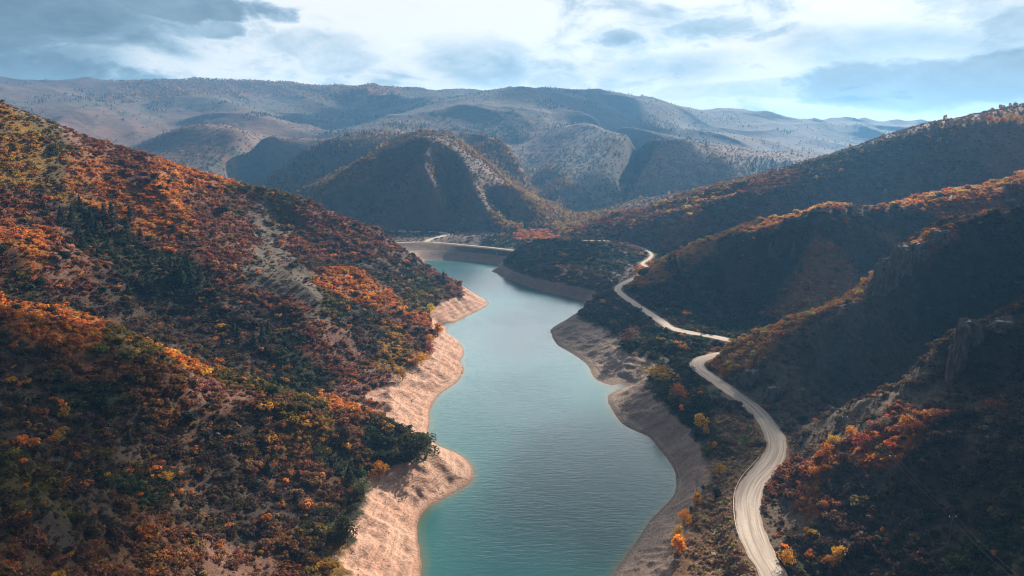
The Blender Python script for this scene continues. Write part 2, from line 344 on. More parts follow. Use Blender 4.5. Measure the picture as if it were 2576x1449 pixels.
# level the ground under the road
def seg_dist(px,py,L):
    best=np.full(px.shape,1e9);h=np.zeros(px.shape)
    for a,b in zip(L[:-1],L[1:]):
        d=b-a;l2=d[0]**2+d[1]**2+1e-9
        t=np.clip(((px-a[0])*d[0]+(py-a[1])*d[1])/l2,0,1)
        q=np.hypot(px-a[0]-t*d[0],py-a[1]-t*d[1]);mm=q<best
        best=np.where(mm,q,best);h=np.where(mm,a[2]+t*d[2],h)
    return best,h
LOT=crom([PZ(990,581,PK),PZ(1030,583,PK),PZ(1075,583.5,PK),PZ(1112,585,PK),PZ(1126,590,PK),PZ(1108,595,PK),PZ(1082,602,PK+.3),PZ(1072,608,14.5)],14)
RDIST=np.full(Z1.shape,1e9)
for L,hw,fall in ((ROAD,5.2,7.0),(LOT,6.0,8.0)):
    L=L[::3] if len(L)>200 else L[::2]
    x0,y0=L[:,0].min()-30,L[:,1].min()-30;x1,y1=L[:,0].max()+30,L[:,1].max()+30
    sel=(X>x0)&(X<x1)&(Y>y0)&(Y<y1)
    dd,hh=seg_dist(X[sel],Y[sel],L)
    k=1-sstep(dd,hw,hw+fall); zz=Z1[sel]; Z1[sel]=zz*(1-k)+(hh-.12)*k
    RDIST[sel]=np.minimum(RDIST[sel],dd)
# rough scrub surface of the distant slopes
rough=_rng.normal(size=Z1.shape); rough=blur(rough,1)*.7
ck=sstep(fbm(X,Y,90,3,41),-.35,.35)
Z1=Z1+rough*sstep(RG,500,1100)*(.35+.0007*RG)*(.35+.65*ck)*(1-sstep(RG,6000,8000))*low*(RDIST>9)
Z1=np.where(Z1<0,np.minimum(Z1,-.05),Z1)
H=Z1
def height(x,y):
    u=(np.arctan2(x,y)-A0)/D; v=np.log(np.hypot(x,y)/R0)/D
    u=np.clip(u,0,NA-1.001);v=np.clip(v,0,NR-1.001);i=u.astype(int);j=v.astype(int);fu=u-i;fv=v-j
    return H[i,j]*(1-fu)*(1-fv)+H[i+1,j]*fu*(1-fv)+H[i,j+1]*(1-fu)*fv+H[i+1,j+1]*fu*fv
def hz(x,y): return float(height(np.array([x]),np.array([y]))[0])
# what the camera can see (with slack for a step to the side)
EL=(H-CZ)/RG; VIS=EL>=np.concatenate([np.full((NA,1),-9.),np.maximum.accumulate(EL,axis=1)[:,:-1]],axis=1)-.02
VISX=EL>=np.concatenate([np.full((NA,1),-9.),np.maximum.accumulate(EL,axis=1)[:,:-1]],axis=1)-.002
def grid_mesh(name,P,attrs=None):
    na,nr=P.shape[:2]; me=bpy.data.meshes.new(name)
    idx=np.arange(na*nr).reshape(na,nr)
    q=np.stack([idx[:-1,:-1],idx[:-1,1:],idx[1:,1:],idx[1:,:-1]],-1).reshape(-1)
    n=len(q)//4
    me.vertices.add(na*nr); me.vertices.foreach_set('co',P.reshape(-1).astype(np.float32))
    me.loops.add(n*4); me.loops.foreach_set('vertex_index',q[::-1].astype(np.int32) if False else q.reshape(-1,4)[:,::-1].reshape(-1).astype(np.int32))
    me.polygons.add(n); me.polygons.foreach_set('loop_start',np.arange(0,n*4,4,dtype=np.int32))
    me.polygons.foreach_set('use_smooth',np.ones(n,bool))
    me.update(calc_edges=True)
    for k,v in (attrs or {}).items():
        a=me.attributes.new(k,'FLOAT','POINT'); a.data.foreach_set('value',v.reshape(-1).astype(np.float32))
    return me
def link(name,me,mat=None,parent=None):
    o=bpy.data.objects.new(name,me); C.objects.link(o)
    if mat is not None: me.materials.clear() if len(me.materials) else None; me.materials.append(mat)
    if parent is not None: o.parent=parent
    return o
# ---- where a line of sight meets the ground ----
TANEL=EL
def drop(px,py,z=None):
    d=ray(px,py); az=math.atan2(d[0],d[1]); s=d[2]/math.hypot(d[0],d[1])
    i=int(np.clip(round((az-A0)/D),0,NA-1)); col=TANEL[i]; j=np.argmax(col>=s)
    if col[j]<s: j=NR-1
    a,b=(col[j-1],col[j]) if j>0 else (s-1,s); f=(s-a)/max(b-a,1e-9) if j>0 else 0
    r=R0*math.exp((j-1+min(max(f,0),1))*D); x,y=r*math.sin(az),r*math.cos(az)
    return np.array([x,y,hz(x,y)])
# ---- what grows where: colour and density by place, read by the ground and by the scrub ----
PAL={'O':(.52,.185,.034),'R':(.205,.080,.042),'C':(.62,.29,.085),'W':(.125,.076,.046),'G':(.36,.20,.025),'V':(.034,.042,.018),'B':(.070,.045,.032),'T':(.19,.115,.07),'Q':(.19,.088,.038),'S':(.115,.098,.080),'P':(.25,.115,.075),'Z':(.36,.26,.165),'L':(.13,.10,.025)}  # 'C' paints sunlit ridge crests as a brighter plant colour
DENS={'O':1.,'R':1.,'G':1.,'V':1.,'B':.9,'T':.30,'Q':1.,'C':1.,'S':.30,'P':.62,'Z':.9,'L':1.,'W':.42}
ANCH="""60 330 L 30 300 T 120 330 T 200 360 R 300 380 R 100 400 L 20 440 G 70 450 G 150 400 L 180 430 O 250 470 O 330 440 R 380 470 O 450 480 O 430 520 O 350 510 O 480 560 R 420 560 R 300 540 B 200 560 V 100 540 B 40 560 R 300 620 V 400 640 V 450 680 V 350 700 V 60 640 O 20 620 O 160 660 P 60 700 V 10 580 O 10 660 R 130 690 R 200 690 R 120 740 B 250 740 B 350 780 B 500 760 B 600 800 B 560 450 O 650 480 L 730 500 L 620 530 R 560 560 R 680 540 S 690 590 S 640 620 R 600 660 R 690 640 S 720 670 S 760 530 L 800 560 R 850 600 R 900 600 R 780 620 R 830 660 B 760 700 S 800 730 S 850 750 L 800 790 T 750 740 R 700 720 R 750 800 B 790 860 R 850 840 P 820 900 R 870 950 R 920 900 P 930 950 P 950 1010 P 880 690 O 920 715 O 960 745 O 1000 770 O 1050 800 R 1040 790 O 950 680 B 1000 700 B 1050 720 V 1100 745 L 1150 735 R 940 800 V 1000 850 G 1050 870 G 980 900 G 1090 870 R 700 880 V 750 920 V 800 960 V 850 1020 O 650 900 B 400 880 B 550 880 B 890 860 P 930 850 B
50 790 O 150 830 O 250 860 L 350 890 L 440 900 O 500 930 O 600 970 L 650 1000 L 400 980 Q 550 1030 P 480 1000 P 620 1040 Q 200 960 Q 100 950 B 150 1000 V 50 900 B 50 1050 B 200 1080 B 400 1100 Q 300 1150 B 700 1020 L 720 1080 L 740 1120 G 600 1150 B 650 1200 Q 500 1250 B 550 1180 B 450 1300 B 350 1350 Q 200 1300 B 100 1250 L 50 1400 Q 250 1420 Q 400 1400 Q 550 1430 P 600 1350 B 700 1300 B 800 1250 Q 750 1200 Q 850 1200 V 900 1150 Q 950 1130 V 1000 1120 V 1050 1120 L 880 1080 Q 850 1300 V 870 1350 V 800 1400 L 850 1430 G 700 1400 Q 300 1250 V 150 1150 B 100 1350 B
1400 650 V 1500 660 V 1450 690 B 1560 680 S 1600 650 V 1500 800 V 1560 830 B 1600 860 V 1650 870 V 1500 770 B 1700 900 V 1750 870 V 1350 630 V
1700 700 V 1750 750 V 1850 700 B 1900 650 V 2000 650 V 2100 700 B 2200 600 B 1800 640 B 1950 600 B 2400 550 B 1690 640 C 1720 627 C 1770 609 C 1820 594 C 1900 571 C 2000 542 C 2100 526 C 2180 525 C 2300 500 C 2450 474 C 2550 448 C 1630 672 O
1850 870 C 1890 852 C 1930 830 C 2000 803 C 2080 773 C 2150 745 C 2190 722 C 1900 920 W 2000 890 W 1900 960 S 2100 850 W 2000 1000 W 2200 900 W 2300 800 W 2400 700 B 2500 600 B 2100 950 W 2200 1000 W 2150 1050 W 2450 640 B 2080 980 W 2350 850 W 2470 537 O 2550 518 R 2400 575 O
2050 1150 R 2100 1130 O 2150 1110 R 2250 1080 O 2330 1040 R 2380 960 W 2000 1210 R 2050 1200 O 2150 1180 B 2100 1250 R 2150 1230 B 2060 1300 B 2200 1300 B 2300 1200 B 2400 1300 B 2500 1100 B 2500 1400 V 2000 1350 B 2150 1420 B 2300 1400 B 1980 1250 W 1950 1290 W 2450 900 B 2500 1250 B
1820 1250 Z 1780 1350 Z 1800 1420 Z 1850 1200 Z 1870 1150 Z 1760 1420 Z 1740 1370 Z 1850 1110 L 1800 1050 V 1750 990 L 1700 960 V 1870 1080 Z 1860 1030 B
1524 545 R 1600 535 R 1700 523 C 1745 512 C 1900 482 R 2060 445 B 2200 400 B 2400 325 R 2550 303 R 1800 560 B 2000 500 B 2200 450 B 2400 400 B 1550 580 R 1700 560 R 1500 590 B
1000 450 B 1100 420 B  1300 480 R 1370 560 O 1380 590 O 1250 600 V 1100 550 B 1000 500 B 900 500 V 1200 450 B 850 450 G 790 475 G 900 400 B 1330 540 O 1240 380 O 1300 420 O 1170 340 P 1150 400 B 1200 590 S 1080 596 S
100 215 R 400 235 O 600 215 O 700 225 O 500 250 V 300 270 V 700 260 V 900 230 O 1000 250 V 200 300 P 450 280 P 600 300 P 800 280 V 850 300 V 550 330 P 500 390 P 620 400 V 560 410 V 700 380 P 1100 240 V 1250 240 V 1400 250 P 1500 240 V 1700 290 V 1900 330 P 2100 340 V 1450 310 P 1350 300 B 1300 270 B 1500 380 V 1600 430 V 1750 400 P 1850 440 V 1750 480 P 1560 500 V 1400 330 P 2000 400 P 150 350 P 400 370 P 2100 400 V 1100 290 B 950 320 B"""
t_=ANCH.split(); AP=[];AC=[];AD=[]
for k in range(0,len(t_),3):
    q=drop(float(t_[k]),float(t_[k+1])); r=math.hypot(q[0],q[1]); AP.append((math.atan2(q[0],q[1]),math.log(r/R0))); AC.append(PAL[t_[k+2]]); AD.append(DENS[t_[k+2]])
AP=np.array(AP);AC=np.array(AC);AD=np.array(AD)
def cover(x,y,k=1.0):
    """plant colour and density at places (x,y): the patches above, with ragged borders and a mix of neighbours"""
    x=np.asarray(x,float);y=np.asarray(y,float); r=np.hypot(x,y)
    wob=.055*k; a=np.arctan2(x,y)+wob*(fbm(x,y,40,3,71))+ (wob*.5)*perlin(x/220,y/220,73); l=np.log(r/R0)+wob*1.6*fbm(x,y,46,3,77)+wob*perlin(x/200,y/200,79)
    b1=np.full(x.shape,1e9);i1=np.zeros(x.shape,int)
    b2=b1.copy();i2=i1.copy()
    for n,(p,q) in enumerate(AP):
        d=(a-p)**2+((l-q)*.75)**2
        m1=d<b1; m2=(~m1)&(d<b2)
        b2=np.where(m1,b1,np.where(m2,d,b2)); i2=np.where(m1,i1,np.where(m2,n,i2))
        b1=np.where(m1,d,b1); i1=np.where(m1,n,i1)
    t=np.clip(.5-(np.sqrt(b2)-np.sqrt(b1))/.03,0,.5)[...,None]
    col=AC[i1]*(1-t)+AC[i2]*t; den=AD[i1]*(1-t[...,0])+AD[i2]*t[...,0]
    # beyond the slopes that carry a patch of their own, let the mix wander
    far=sstep(np.sqrt(b1),.10,.22)[...,None]; w=sstep(fbm(x,y,180,4,83),-.5,.5)[...,None]
    wild=np.array(PAL['B'])*(1-w)+np.array(PAL['R'])*w
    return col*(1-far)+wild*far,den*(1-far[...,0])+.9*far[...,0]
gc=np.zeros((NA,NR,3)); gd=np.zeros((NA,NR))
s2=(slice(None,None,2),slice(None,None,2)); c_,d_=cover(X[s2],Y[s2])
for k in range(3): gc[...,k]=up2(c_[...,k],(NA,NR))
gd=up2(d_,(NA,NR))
def lum(c): return (c*np.array([.3,.6,.1])).sum(-1,keepdims=True)
soil=np.array([.19,.125,.085]); stone_tan=np.array([.23,.18,.14])
nearw=(1-sstep(RG,450,1000))[...,None]
# near: dry soil and litter shows between the bushes; far: the scrub itself is the surface
ground=gc*(.55*nearw+1.0*(1-nearw))+(soil*.06)*nearw*(.3+.7*(1-gd[...,None]))+ (stone_tan*.38*(1-gd[...,None]))*nearw
mottle=fbm(X,Y,14,3,91)[...,None]*.35+_rng.normal(size=(NA,NR,1))*(.08+.12*nearw)
fade=np.array([.19,.150,.130])                       # thin grass and bare twigs of the far slopes
rp=sstep(fbm(X,Y,210,4,97),.08,.40)[...,None]; fade=fade*(1-rp*.5)+np.array([.36,.17,.07])*rp*.5
ground=ground*nearw+(1-nearw)*(ground*.50+fade*.55)
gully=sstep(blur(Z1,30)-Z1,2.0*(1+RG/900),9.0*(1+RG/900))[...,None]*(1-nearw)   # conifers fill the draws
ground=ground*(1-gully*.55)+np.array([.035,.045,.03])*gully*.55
zsel=((gc[...,0]>.25)&(gc[...,1]>.20)&(gc[...,2]>.10))[...,None]; ground=np.where(zsel,np.array([.21,.105,.05]),ground)
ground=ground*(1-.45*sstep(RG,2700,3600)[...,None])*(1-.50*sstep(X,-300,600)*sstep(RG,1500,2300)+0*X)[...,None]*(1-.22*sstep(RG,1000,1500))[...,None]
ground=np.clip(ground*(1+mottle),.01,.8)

# ---- MATERIALS ----
def mat(name):
    m=bpy.data.materials.new(name); m.use_nodes=True; t=NT(m.node_tree)
    o=t.new('ShaderNodeOutputMaterial'); p=t.new('ShaderNodeBsdfPrincipled'); t.l.new(p.outputs[0],o.inputs[0]); t.p=p; t.o=o; return m,t
def bump(t,h,strength,dist):
    b=t.new('ShaderNodeBump',i={'Strength':strength,'Distance':dist}); t.l.new(h,b.inputs['Height']); t.l.new(b.outputs[0],t.p.inputs['Normal']); return b
def simple(name,col,rough=.8,metal=0.,var=.15,scale=3.):
    m,t=mat(name); g=t.new('ShaderNodeNewGeometry'); n=t.noise(g.outputs['Position'],scale,4)
    c=t.mix(n,tuple(x*(1-var*1.6) for x in col),tuple(min(1,x*(1+var*1.6)) for x in col)); t.l.new(c,t.p.inputs[0]); t.p.inputs['Roughness'].default_value=rough; t.p.inputs['Metallic'].default_value=metal; return m
# ground
M_GROUND,t=mat('hillside'); g=t.new('ShaderNodeNewGeometry'); pos=g.outputs['Position']
at=t.new('ShaderNodeAttribute',attribute_name='ground').outputs['Color']
lake=t.new('ShaderNodeAttribute',attribute_name='lake').outputs['Fac']
sp=t.new('ShaderNodeSeparateXYZ',i={0:pos}); z=sp.outputs[2]
nb=t.noise(pos,.09,5,.6); nf=t.noise(pos,.9,6,.65); nm=t.noise(pos,.22,4,.6)
grit=t.noise(pos,3.2,4,.7)
gcol=t.mix(t.smooth(nf,.30,.72),t.mix(.5,at,(0.05,.035,.025)),at)
gcol=t.mix(t.math('MULTIPLY',t.smooth(grit,.60,.75),.22),gcol,(.42,.36,.29))
# bare drawdown bank: pale gravel with level strand lines, rills and stones
wave=t.math('SINE',t.math('ADD',t.math('MULTIPLY',z,8.0),t.math('MULTIPLY',nm,3.0)))
wave2=t.math('SINE',t.math('ADD',t.math('MULTIPLY',z,3.1),t.math('MULTIPLY',nb,4.0)))
lines=t.math('ADD',t.math('MULTIPLY',wave,.25),t.math('MULTIPLY',wave2,.30))
side=t.math('MAXIMUM',t.smooth(sp.outputs[0],-45,25),t.smooth(sp.outputs[1],620,680))                     # sun and shade painted in: west bank redder, right bank and dam darker
bcol=t.mix(side,t.mix(t.smooth(nb,.35,.65),(.52,.285,.195),(.60,.375,.275)),t.mix(t.smooth(nb,.35,.65),(.24,.198,.168),(.345,.287,.243)))
bcol=t.mix(t.math('MULTIPLY',t.smooth(nf,.40,.68),.40),bcol,(.22,.13,.09))
bcol=t.mix(t.math('MULTIPLY_ADD' if False else 'MULTIPLY',t.math('ADD',lines,.40,True),.90),bcol,(.30,.19,.14))
vor=t.new('ShaderNodeTexVoronoi',i={'Scale':.75,'Vector':pos}).outputs['Distance']
bcol=t.mix(t.math('MULTIPLY',t.math('LESS_THAN',vor,.17),.55),bcol,(.68,.56,.47))
wet=t.smooth(z,.9,.1); bcol=t.mix(t.math('MULTIPLY',wet,.45),bcol,(.12,.075,.05))
edge=t.math('ADD',t.math('ADD',z,t.math('MULTIPLY',side,.9)),t.math('ADD',t.math('MULTIPLY',nb,3.2),t.math('MULTIPLY',nf,2.0)))
bank=t.math('MULTIPLY',t.smooth(edge,12.9,11.9),lake)
col=t.mix(bank,gcol,bcol); t.l.new(col,t.p.inputs[0]); t.p.inputs['Roughness'].default_value=.95; t.p.inputs['Specular IOR Level'].default_value=.15
hgt=t.math('ADD',t.math('ADD',t.math('MULTIPLY',nf,1.0),t.math('MULTIPLY',grit,.35)),t.math('MULTIPLY',t.math('MULTIPLY',lines,bank),.25))
bump(t,hgt,.8,1.1)
# water
M_WATER,t=mat('lake_water'); g=t.new('ShaderNodeNewGeometry'); pos=g.outputs['Position']
dep=t.new('ShaderNodeAttribute',attribute_name='depth').outputs['Fac']
wc=t.ramp(t.math('DIVIDE',dep,9.0,True),[(0,(.13,.10,.06)),(.05,(.06,.115,.085)),(.17,(.014,.100,.105)),(1,(.006,.068,.082))])
t.l.new(wc,t.p.inputs[0]); t.p.inputs['IOR'].default_value=1.333; t.p.inputs['Roughness'].default_value=.22; t.p.inputs['Specular IOR Level'].default_value=.5
mp=t.new('ShaderNodeMapping',i={'Vector':pos,'Scale':(.16,.62,1)}); mp.inputs['Rotation'].default_value=(0,0,math.radians(-6))
w1=t.noise(mp.outputs[0],1.0,3,.55,.4); mp2=t.new('ShaderNodeMapping',i={'Vector':pos,'Scale':(.5,1.5,1)}); mp2.inputs['Rotation'].default_value=(0,0,math.radians(10)); w2=t.noise(mp2.outputs[0],1.0,3,.6,.3)
gust=t.smooth(t.noise(pos,.012,4,.6,.6),.38,.62)
bump(t,t.math('MULTIPLY',t.math('ADD',w1,t.math('MULTIPLY',w2,.4)),t.math('ADD',t.math('MULTIPLY',gust,.6),.5)),1.0,.11)
# gravel road
M_ROAD,t=mat('gravel_road'); uvn=t.new('ShaderNodeUVMap',uv_map='uv'); uv=uvn.outputs[0]; g=t.new('ShaderNodeNewGeometry'); pos=g.outputs['Position']
su=t.new('ShaderNodeSeparateXYZ',i={0:uv}); u=su.outputs[0]
mp=t.new('ShaderNodeMapping',i={'Vector':uv,'Scale':(14,.035,1)}); streak=t.noise(mp.outputs[0],1.0,4,.6)
n1_=t.noise(pos,.5,5,.65); n2_=t.noise(pos,5.,4,.7)
c=t.mix(t.smooth(streak,.38,.62),(.27,.215,.175),(.47,.395,.335)); rut=t.smooth(t.math('ABSOLUTE',t.math('SUBTRACT',t.math('ABSOLUTE',t.math('SUBTRACT',u,.5)),.17)),.055,.02); c=t.mix(t.math('MULTIPLY',rut,.30),c,(.60,.52,.45)); c=t.mix(t.math('MULTIPLY',t.smooth(n1_,.45,.7),.35),c,(.30,.235,.185))
ed=t.smooth(t.math('ABSOLUTE',t.math('SUBTRACT',u,.5)),.38,.49); c=t.mix(t.math('MULTIPLY',ed,t.smooth(n1_,.3,.6)),c,(.27,.19,.14))
t.l.new(c,t.p.inputs[0]); t.p.inputs['Roughness'].default_value=.92; bump(t,t.math('ADD',t.math('MULTIPLY',streak,.5),t.math('MULTIPLY',n2_,.3)),.5,.12)
# foliage: colour comes from the plant (object colour) or, in the scrub mass, from each bush's own tint
def foliage(name,rough=.75):
    m,t=mat(name)
    oi=t.new('ShaderNodeObjectInfo'); ti=t.new('ShaderNodeAttribute',attribute_name='tint',attribute_type='INSTANCER')
    v=t.new('ShaderNodeAttribute',attribute_name='v').outputs['Fac']
    c=t.mix(1.0,oi.outputs['Color'],ti.outputs['Color'],'ADD')
    c=t.mix(1.0,c,t.ramp(v,[(0,(.55,.5,.5)),(1,(1.5,1.45,1.25))]),'MULTIPLY')
    t.l.new(c,t.p.inputs[0]); t.p.inputs['Roughness'].default_value=rough; t.p.inputs['Specular IOR Level'].default_value=.12
    tr=t.new('ShaderNodeBsdfTranslucent'); t.l.new(c,tr.inputs[0]); mxs=t.new('ShaderNodeMixShader',i={0:.45,1:t.p.outputs[0],2:tr.outputs[0]}); t.l.new(mxs.outputs[0],t.o.inputs[0]); return m
M_LEAF=foliage('leaves')
M_BARK=simple('bark',(.10,.075,.06),.9); M_PALEBARK=simple('pale_bark',(.40,.34,.30),.9)
M_ROCK,t=mat('crag_rock'); g=t.new('ShaderNodeNewGeometry'); pos=g.outputs['Position']
mp=t.new('ShaderNodeMapping',i={'Vector':pos,'Scale':(.5,.5,.16)}); a_=t.noise(mp.outputs[0],1.,6,.65); b_=t.noise(pos,1.7,5,.7)
t.l.new(t.mix(t.smooth(a_,.35,.65),(.10,.08,.07),(.27,.22,.19)),t.p.inputs[0]); t.p.inputs['Roughness'].default_value=.95; bump(t,t.math('ADD',a_,t.math('MULTIPLY',b_,.4)),.9,1.2)
M_WHITE=simple('white_paint',(.78,.78,.77),.4,var=.03); M_DARKGLASS=simple('dark_glass',(.03,.035,.04),.15,var=.05); M_TYRE=simple('tyre_rubber',(.02,.02,.02),.9)
M_STEEL=simple('galvanised_steel',(.62,.60,.57),.35,.55,var=.06); M_POLE=simple('weathered_pole',(.13,.10,.08),.9); M_WIRE=simple('wire',(.16,.15,.14),.9,0,var=.02); M_CERAMIC=simple('insulator_ceramic',(.85,.85,.84),.25,var=.02)
M_STONE=simple('pale_stones',(.52,.40,.33),.9,var=.25,scale=.4)

# ---- HILLS ----
def tag(o,label=None,cat=None,group=None,kind=None):
    for k,v in (('label',label),('category',cat),('group',group),('kind',kind)):
        if v: o[k]=v
    return o
lakez=((RG<930)&(H<16)).astype(float); lakez=blur(lakez,3)
lakez*=1-sstep(Y-(DAM0[1]-6),0,4)*(X<DAM1[0]+30)*(X>-400)
me=grid_mesh('hills',np.stack([X,Y,H],-1),{'lake':lakez})
ca=me.color_attributes.new('ground','FLOAT_COLOR','POINT'); ca.data.foreach_set('color',np.concatenate([ground,np.ones((NA,NR,1))],-1).reshape(-1).astype(np.float32))
tag(link('hills',me,M_GROUND),kind='structure')
# ---- WATER ----
ia=np.arange(int((math.radians(-24)-A0)/D),int((math.radians(30)-A0)/D),2); ja=np.arange(0,int(math.log(900/R0)/D),3)
wxg=X[np.ix_(ia,ja)];wyg=Y[np.ix_(ia,ja)]; wd=np.clip(-blur(H,2)[np.ix_(ia,ja)],-1,30)
me=grid_mesh('lake',np.stack([wxg,wyg,np.zeros_like(wxg)],-1),{'depth':np.maximum(wd,0)})
tag(link('lake',me,M_WATER),kind='structure')
# ---- ROADS ----
def ribbon(name,L,hw,lift=.03):
    L=np.asarray(L); T=np.gradient(L,axis=0);T/=np.maximum(np.linalg.norm(T[:,:2],axis=1),1e-6)[:,None];N=np.stack([-T[:,1],T[:,0]],-1)
    V=[];Fc=[];U=[];s=0
    cr=(1.0,.97,.6,.0,-.6,-.97,-1.0); dz=(-.35,0,.05,.08,.05,0,-.35)
    w=hw if hasattr(hw,'__len__') else [hw]*len(L)
    for k,(p,n) in enumerate(zip(L,N)):
        if k: s+=np.linalg.norm(L[k]-L[k-1])
        for c,h in zip(cr,dz):
            ww=w[k]*(1+(.05*math.sin(s*.21)+.035*math.sin(s*.67+c)) if abs(c)>.9 else 1)
            V.append((p[0]+n[0]*c*ww,p[1]+n[1]*c*ww,p[2]+lift+h)); U.append((c*.5+.5,s))
    m=len(cr)
    for k in range(len(L)-1):
        for c in range(m-1): Fc.append((k*m+c,k*m+c+1,(k+1)*m+c+1,(k+1)*m+c))
    me=bpy.data.meshes.new(name); me.from_pydata(V,[],Fc); uvl=me.uv_layers.new(name='uv')
    vi=np.zeros(len(me.loops),np.int32); me.loops.foreach_get('vertex_index',vi); uvl.data.foreach_set('uv',np.array(U)[vi].reshape(-1).astype(np.float32))
    return link(name,me,M_ROAD)
tag(ribbon('road',ROAD,np.interp(ROAD[:,1],[200,420,640,700],[4.5,4.0,2.8,2.1])),kind='structure'); tag(ribbon('gravel_lot',LOT,np.interp(np.linspace(0,1,len(LOT)),[0,.55,.7,1],[9,9,4,3.6]),.02),kind='structure')

# ---- PLANT MESHES ----
def leafmesh(name,P,N,S,rnd,mats=(M_LEAF,),trunk=None,quad=True):
    """many small leaf clumps: one bent quad each"""
    n=len(P); a=np.cross(N,rnd.normal(size=(n,3))); a/=np.linalg.norm(a,axis=1)[:,None]+1e-9; b=np.cross(N,a)
    S=S[:,None]; th=rnd.uniform(.7,1.25,size=(n,4,1))
    V=np.stack([P+a*S*th[:,0],P+b*S*th[:,1]+N*S*.35,P-a*S*th[:,2],P-b*S*th[:,3]-N*S*.2],1).reshape(-1,3)
    Fq=np.arange(n*4).reshape(n,4); me=bpy.data.meshes.new(name)
    tv,tf=trunk if trunk else ([],[])
    Vt=list(map(tuple,V))+[tuple(p) for p in tv]; Ft=[tuple(q) for q in Fq]+[tuple(i+n*4 for i in f) for f in tf]
    me.from_pydata(Vt,[],Ft)
    v=np.concatenate([np.repeat(rnd.random(n),4),np.full(len(tv),.3)]); at=me.attributes.new('v','FLOAT','POINT'); at.data.foreach_set('value',v.astype(np.float32))
    for m_ in mats: me.materials.append(m_)
    if tf: me.polygons.foreach_set('material_index',np.array([0]*n+[1]*len(tf),dtype=np.int32))
    return me
def unit(v): return v/(np.linalg.norm(v,axis=-1,keepdims=True)+1e-9)
def bush_pts(rnd,n,lumps=6,flat=.8,spread=.55,lr=(.32,.55)):
    c=[];r=[]
    for k in range(lumps):
        a=rnd.uniform(0,6.28);d=spread*math.sqrt(rnd.random()); c.append((math.cos(a)*d,math.sin(a)*d,rnd.uniform(.3,.75)*flat)); r.append(rnd.uniform(*lr))
    c=np.array(c);r=np.array(r); k=rnd.integers(0,lumps,n); d=unit(rnd.normal(size=(n,3))); d[:,2]=np.abs(d[:,2])*.9-.15
    rad=r[k]*rnd.uniform(.72,1.08,n); P=c[k]+d*rad[:,None]; P[:,2]=np.maximum(P[:,2]*.95,.03); N=unit(d+rnd.normal(size=(n,3))*.45); return P,N
def tube(V,Fc,p,q,r0,r1,n=6):
    p=np.array(p,float);q=np.array(q,float);d=unit(q-p); a=unit(np.cross(d,[.3,.9,.2])); b=np.cross(d,a); s=len(V)
    for c,r in ((p,r0),(q,r1)):
        for k in range(n): t=6.2832*k/n; V.append(tuple(c+a*r*math.cos(t)+b*r*math.sin(t)))
    for k in range(n): Fc.append((s+k,s+(k+1)%n,s+n+(k+1)%n,s+n+k))
    Fc.append(tuple(s+n+k for k in range(n)))
rnd=np.random.default_rng(5)
def m_bush(i,n=170,**kw): P,N=bush_pts(rnd,n,**kw); return leafmesh('shrub_kind',P,N,rnd.uniform(.09,.17,n),rnd)
def m_twig(i):      # leafless thicket
    P,N=bush_pts(rnd,120,lumps=5,spread=.5); return leafmesh('shrub_kind',P,N,rnd.uniform(.04,.10,120),rnd)
def conifer_geo(n=260,w=.24,ragged=.25):
    t=rnd.random(n)**.8; z=.06+.94*t; R=w*(1-t)**.85*(1+.25*np.sin(t*55+rnd.uniform(0,6)))*rnd.uniform(1-ragged,1.1,n)
    a=rnd.uniform(0,6.283,n); P=np.stack([R*np.cos(a),R*np.sin(a),z],-1); N=unit(np.stack([np.cos(a),np.sin(a),np.full(n,.55)],-1)+rnd.normal(size=(n,3))*.35); S=rnd.uniform(.022,.05,n)*(1.25-t*.6); return P,N,S
def m_conifer(i,n=170): P,N,S=conifer_geo(n); return leafmesh('tree_kind',P,N,S*1.35,rnd)
def m_aspen(i):
    n=150;P=unit(rnd.normal(size=(n,3)))*rnd.uniform(.6,1.,(n,1))*np.array([.24,.24,.40])+np.array([0,0,.58]); return leafmesh('tree_kind',P,unit(P-np.array([0,0,.5])+rnd.normal(size=(n,3))*.3),rnd.uniform(.05,.09,n),rnd)
KM=[m_bush(i,170,lumps=l,flat=f,spread=s) for i,(l,f,s) in enumerate(((6,.8,.55),(8,.7,.65),(4,1.,.4),(7,.95,.5)))]+[m_twig(0),m_twig(1)]+[m_bush(6,70,lumps=2,flat=.55,spread=.22,lr=(.4,.55)),m_bush(7,60,lumps=3,flat=.5,spread=.35,lr=(.35,.5))]+[m_conifer(8),m_conifer(9)]+[m_aspen(10)]
KO=[bpy.data.objects.new('plant_kind',m) for m in KM]      # never linked: only what the scatter instances
for o in KO: o.color=(0,0,0,1)
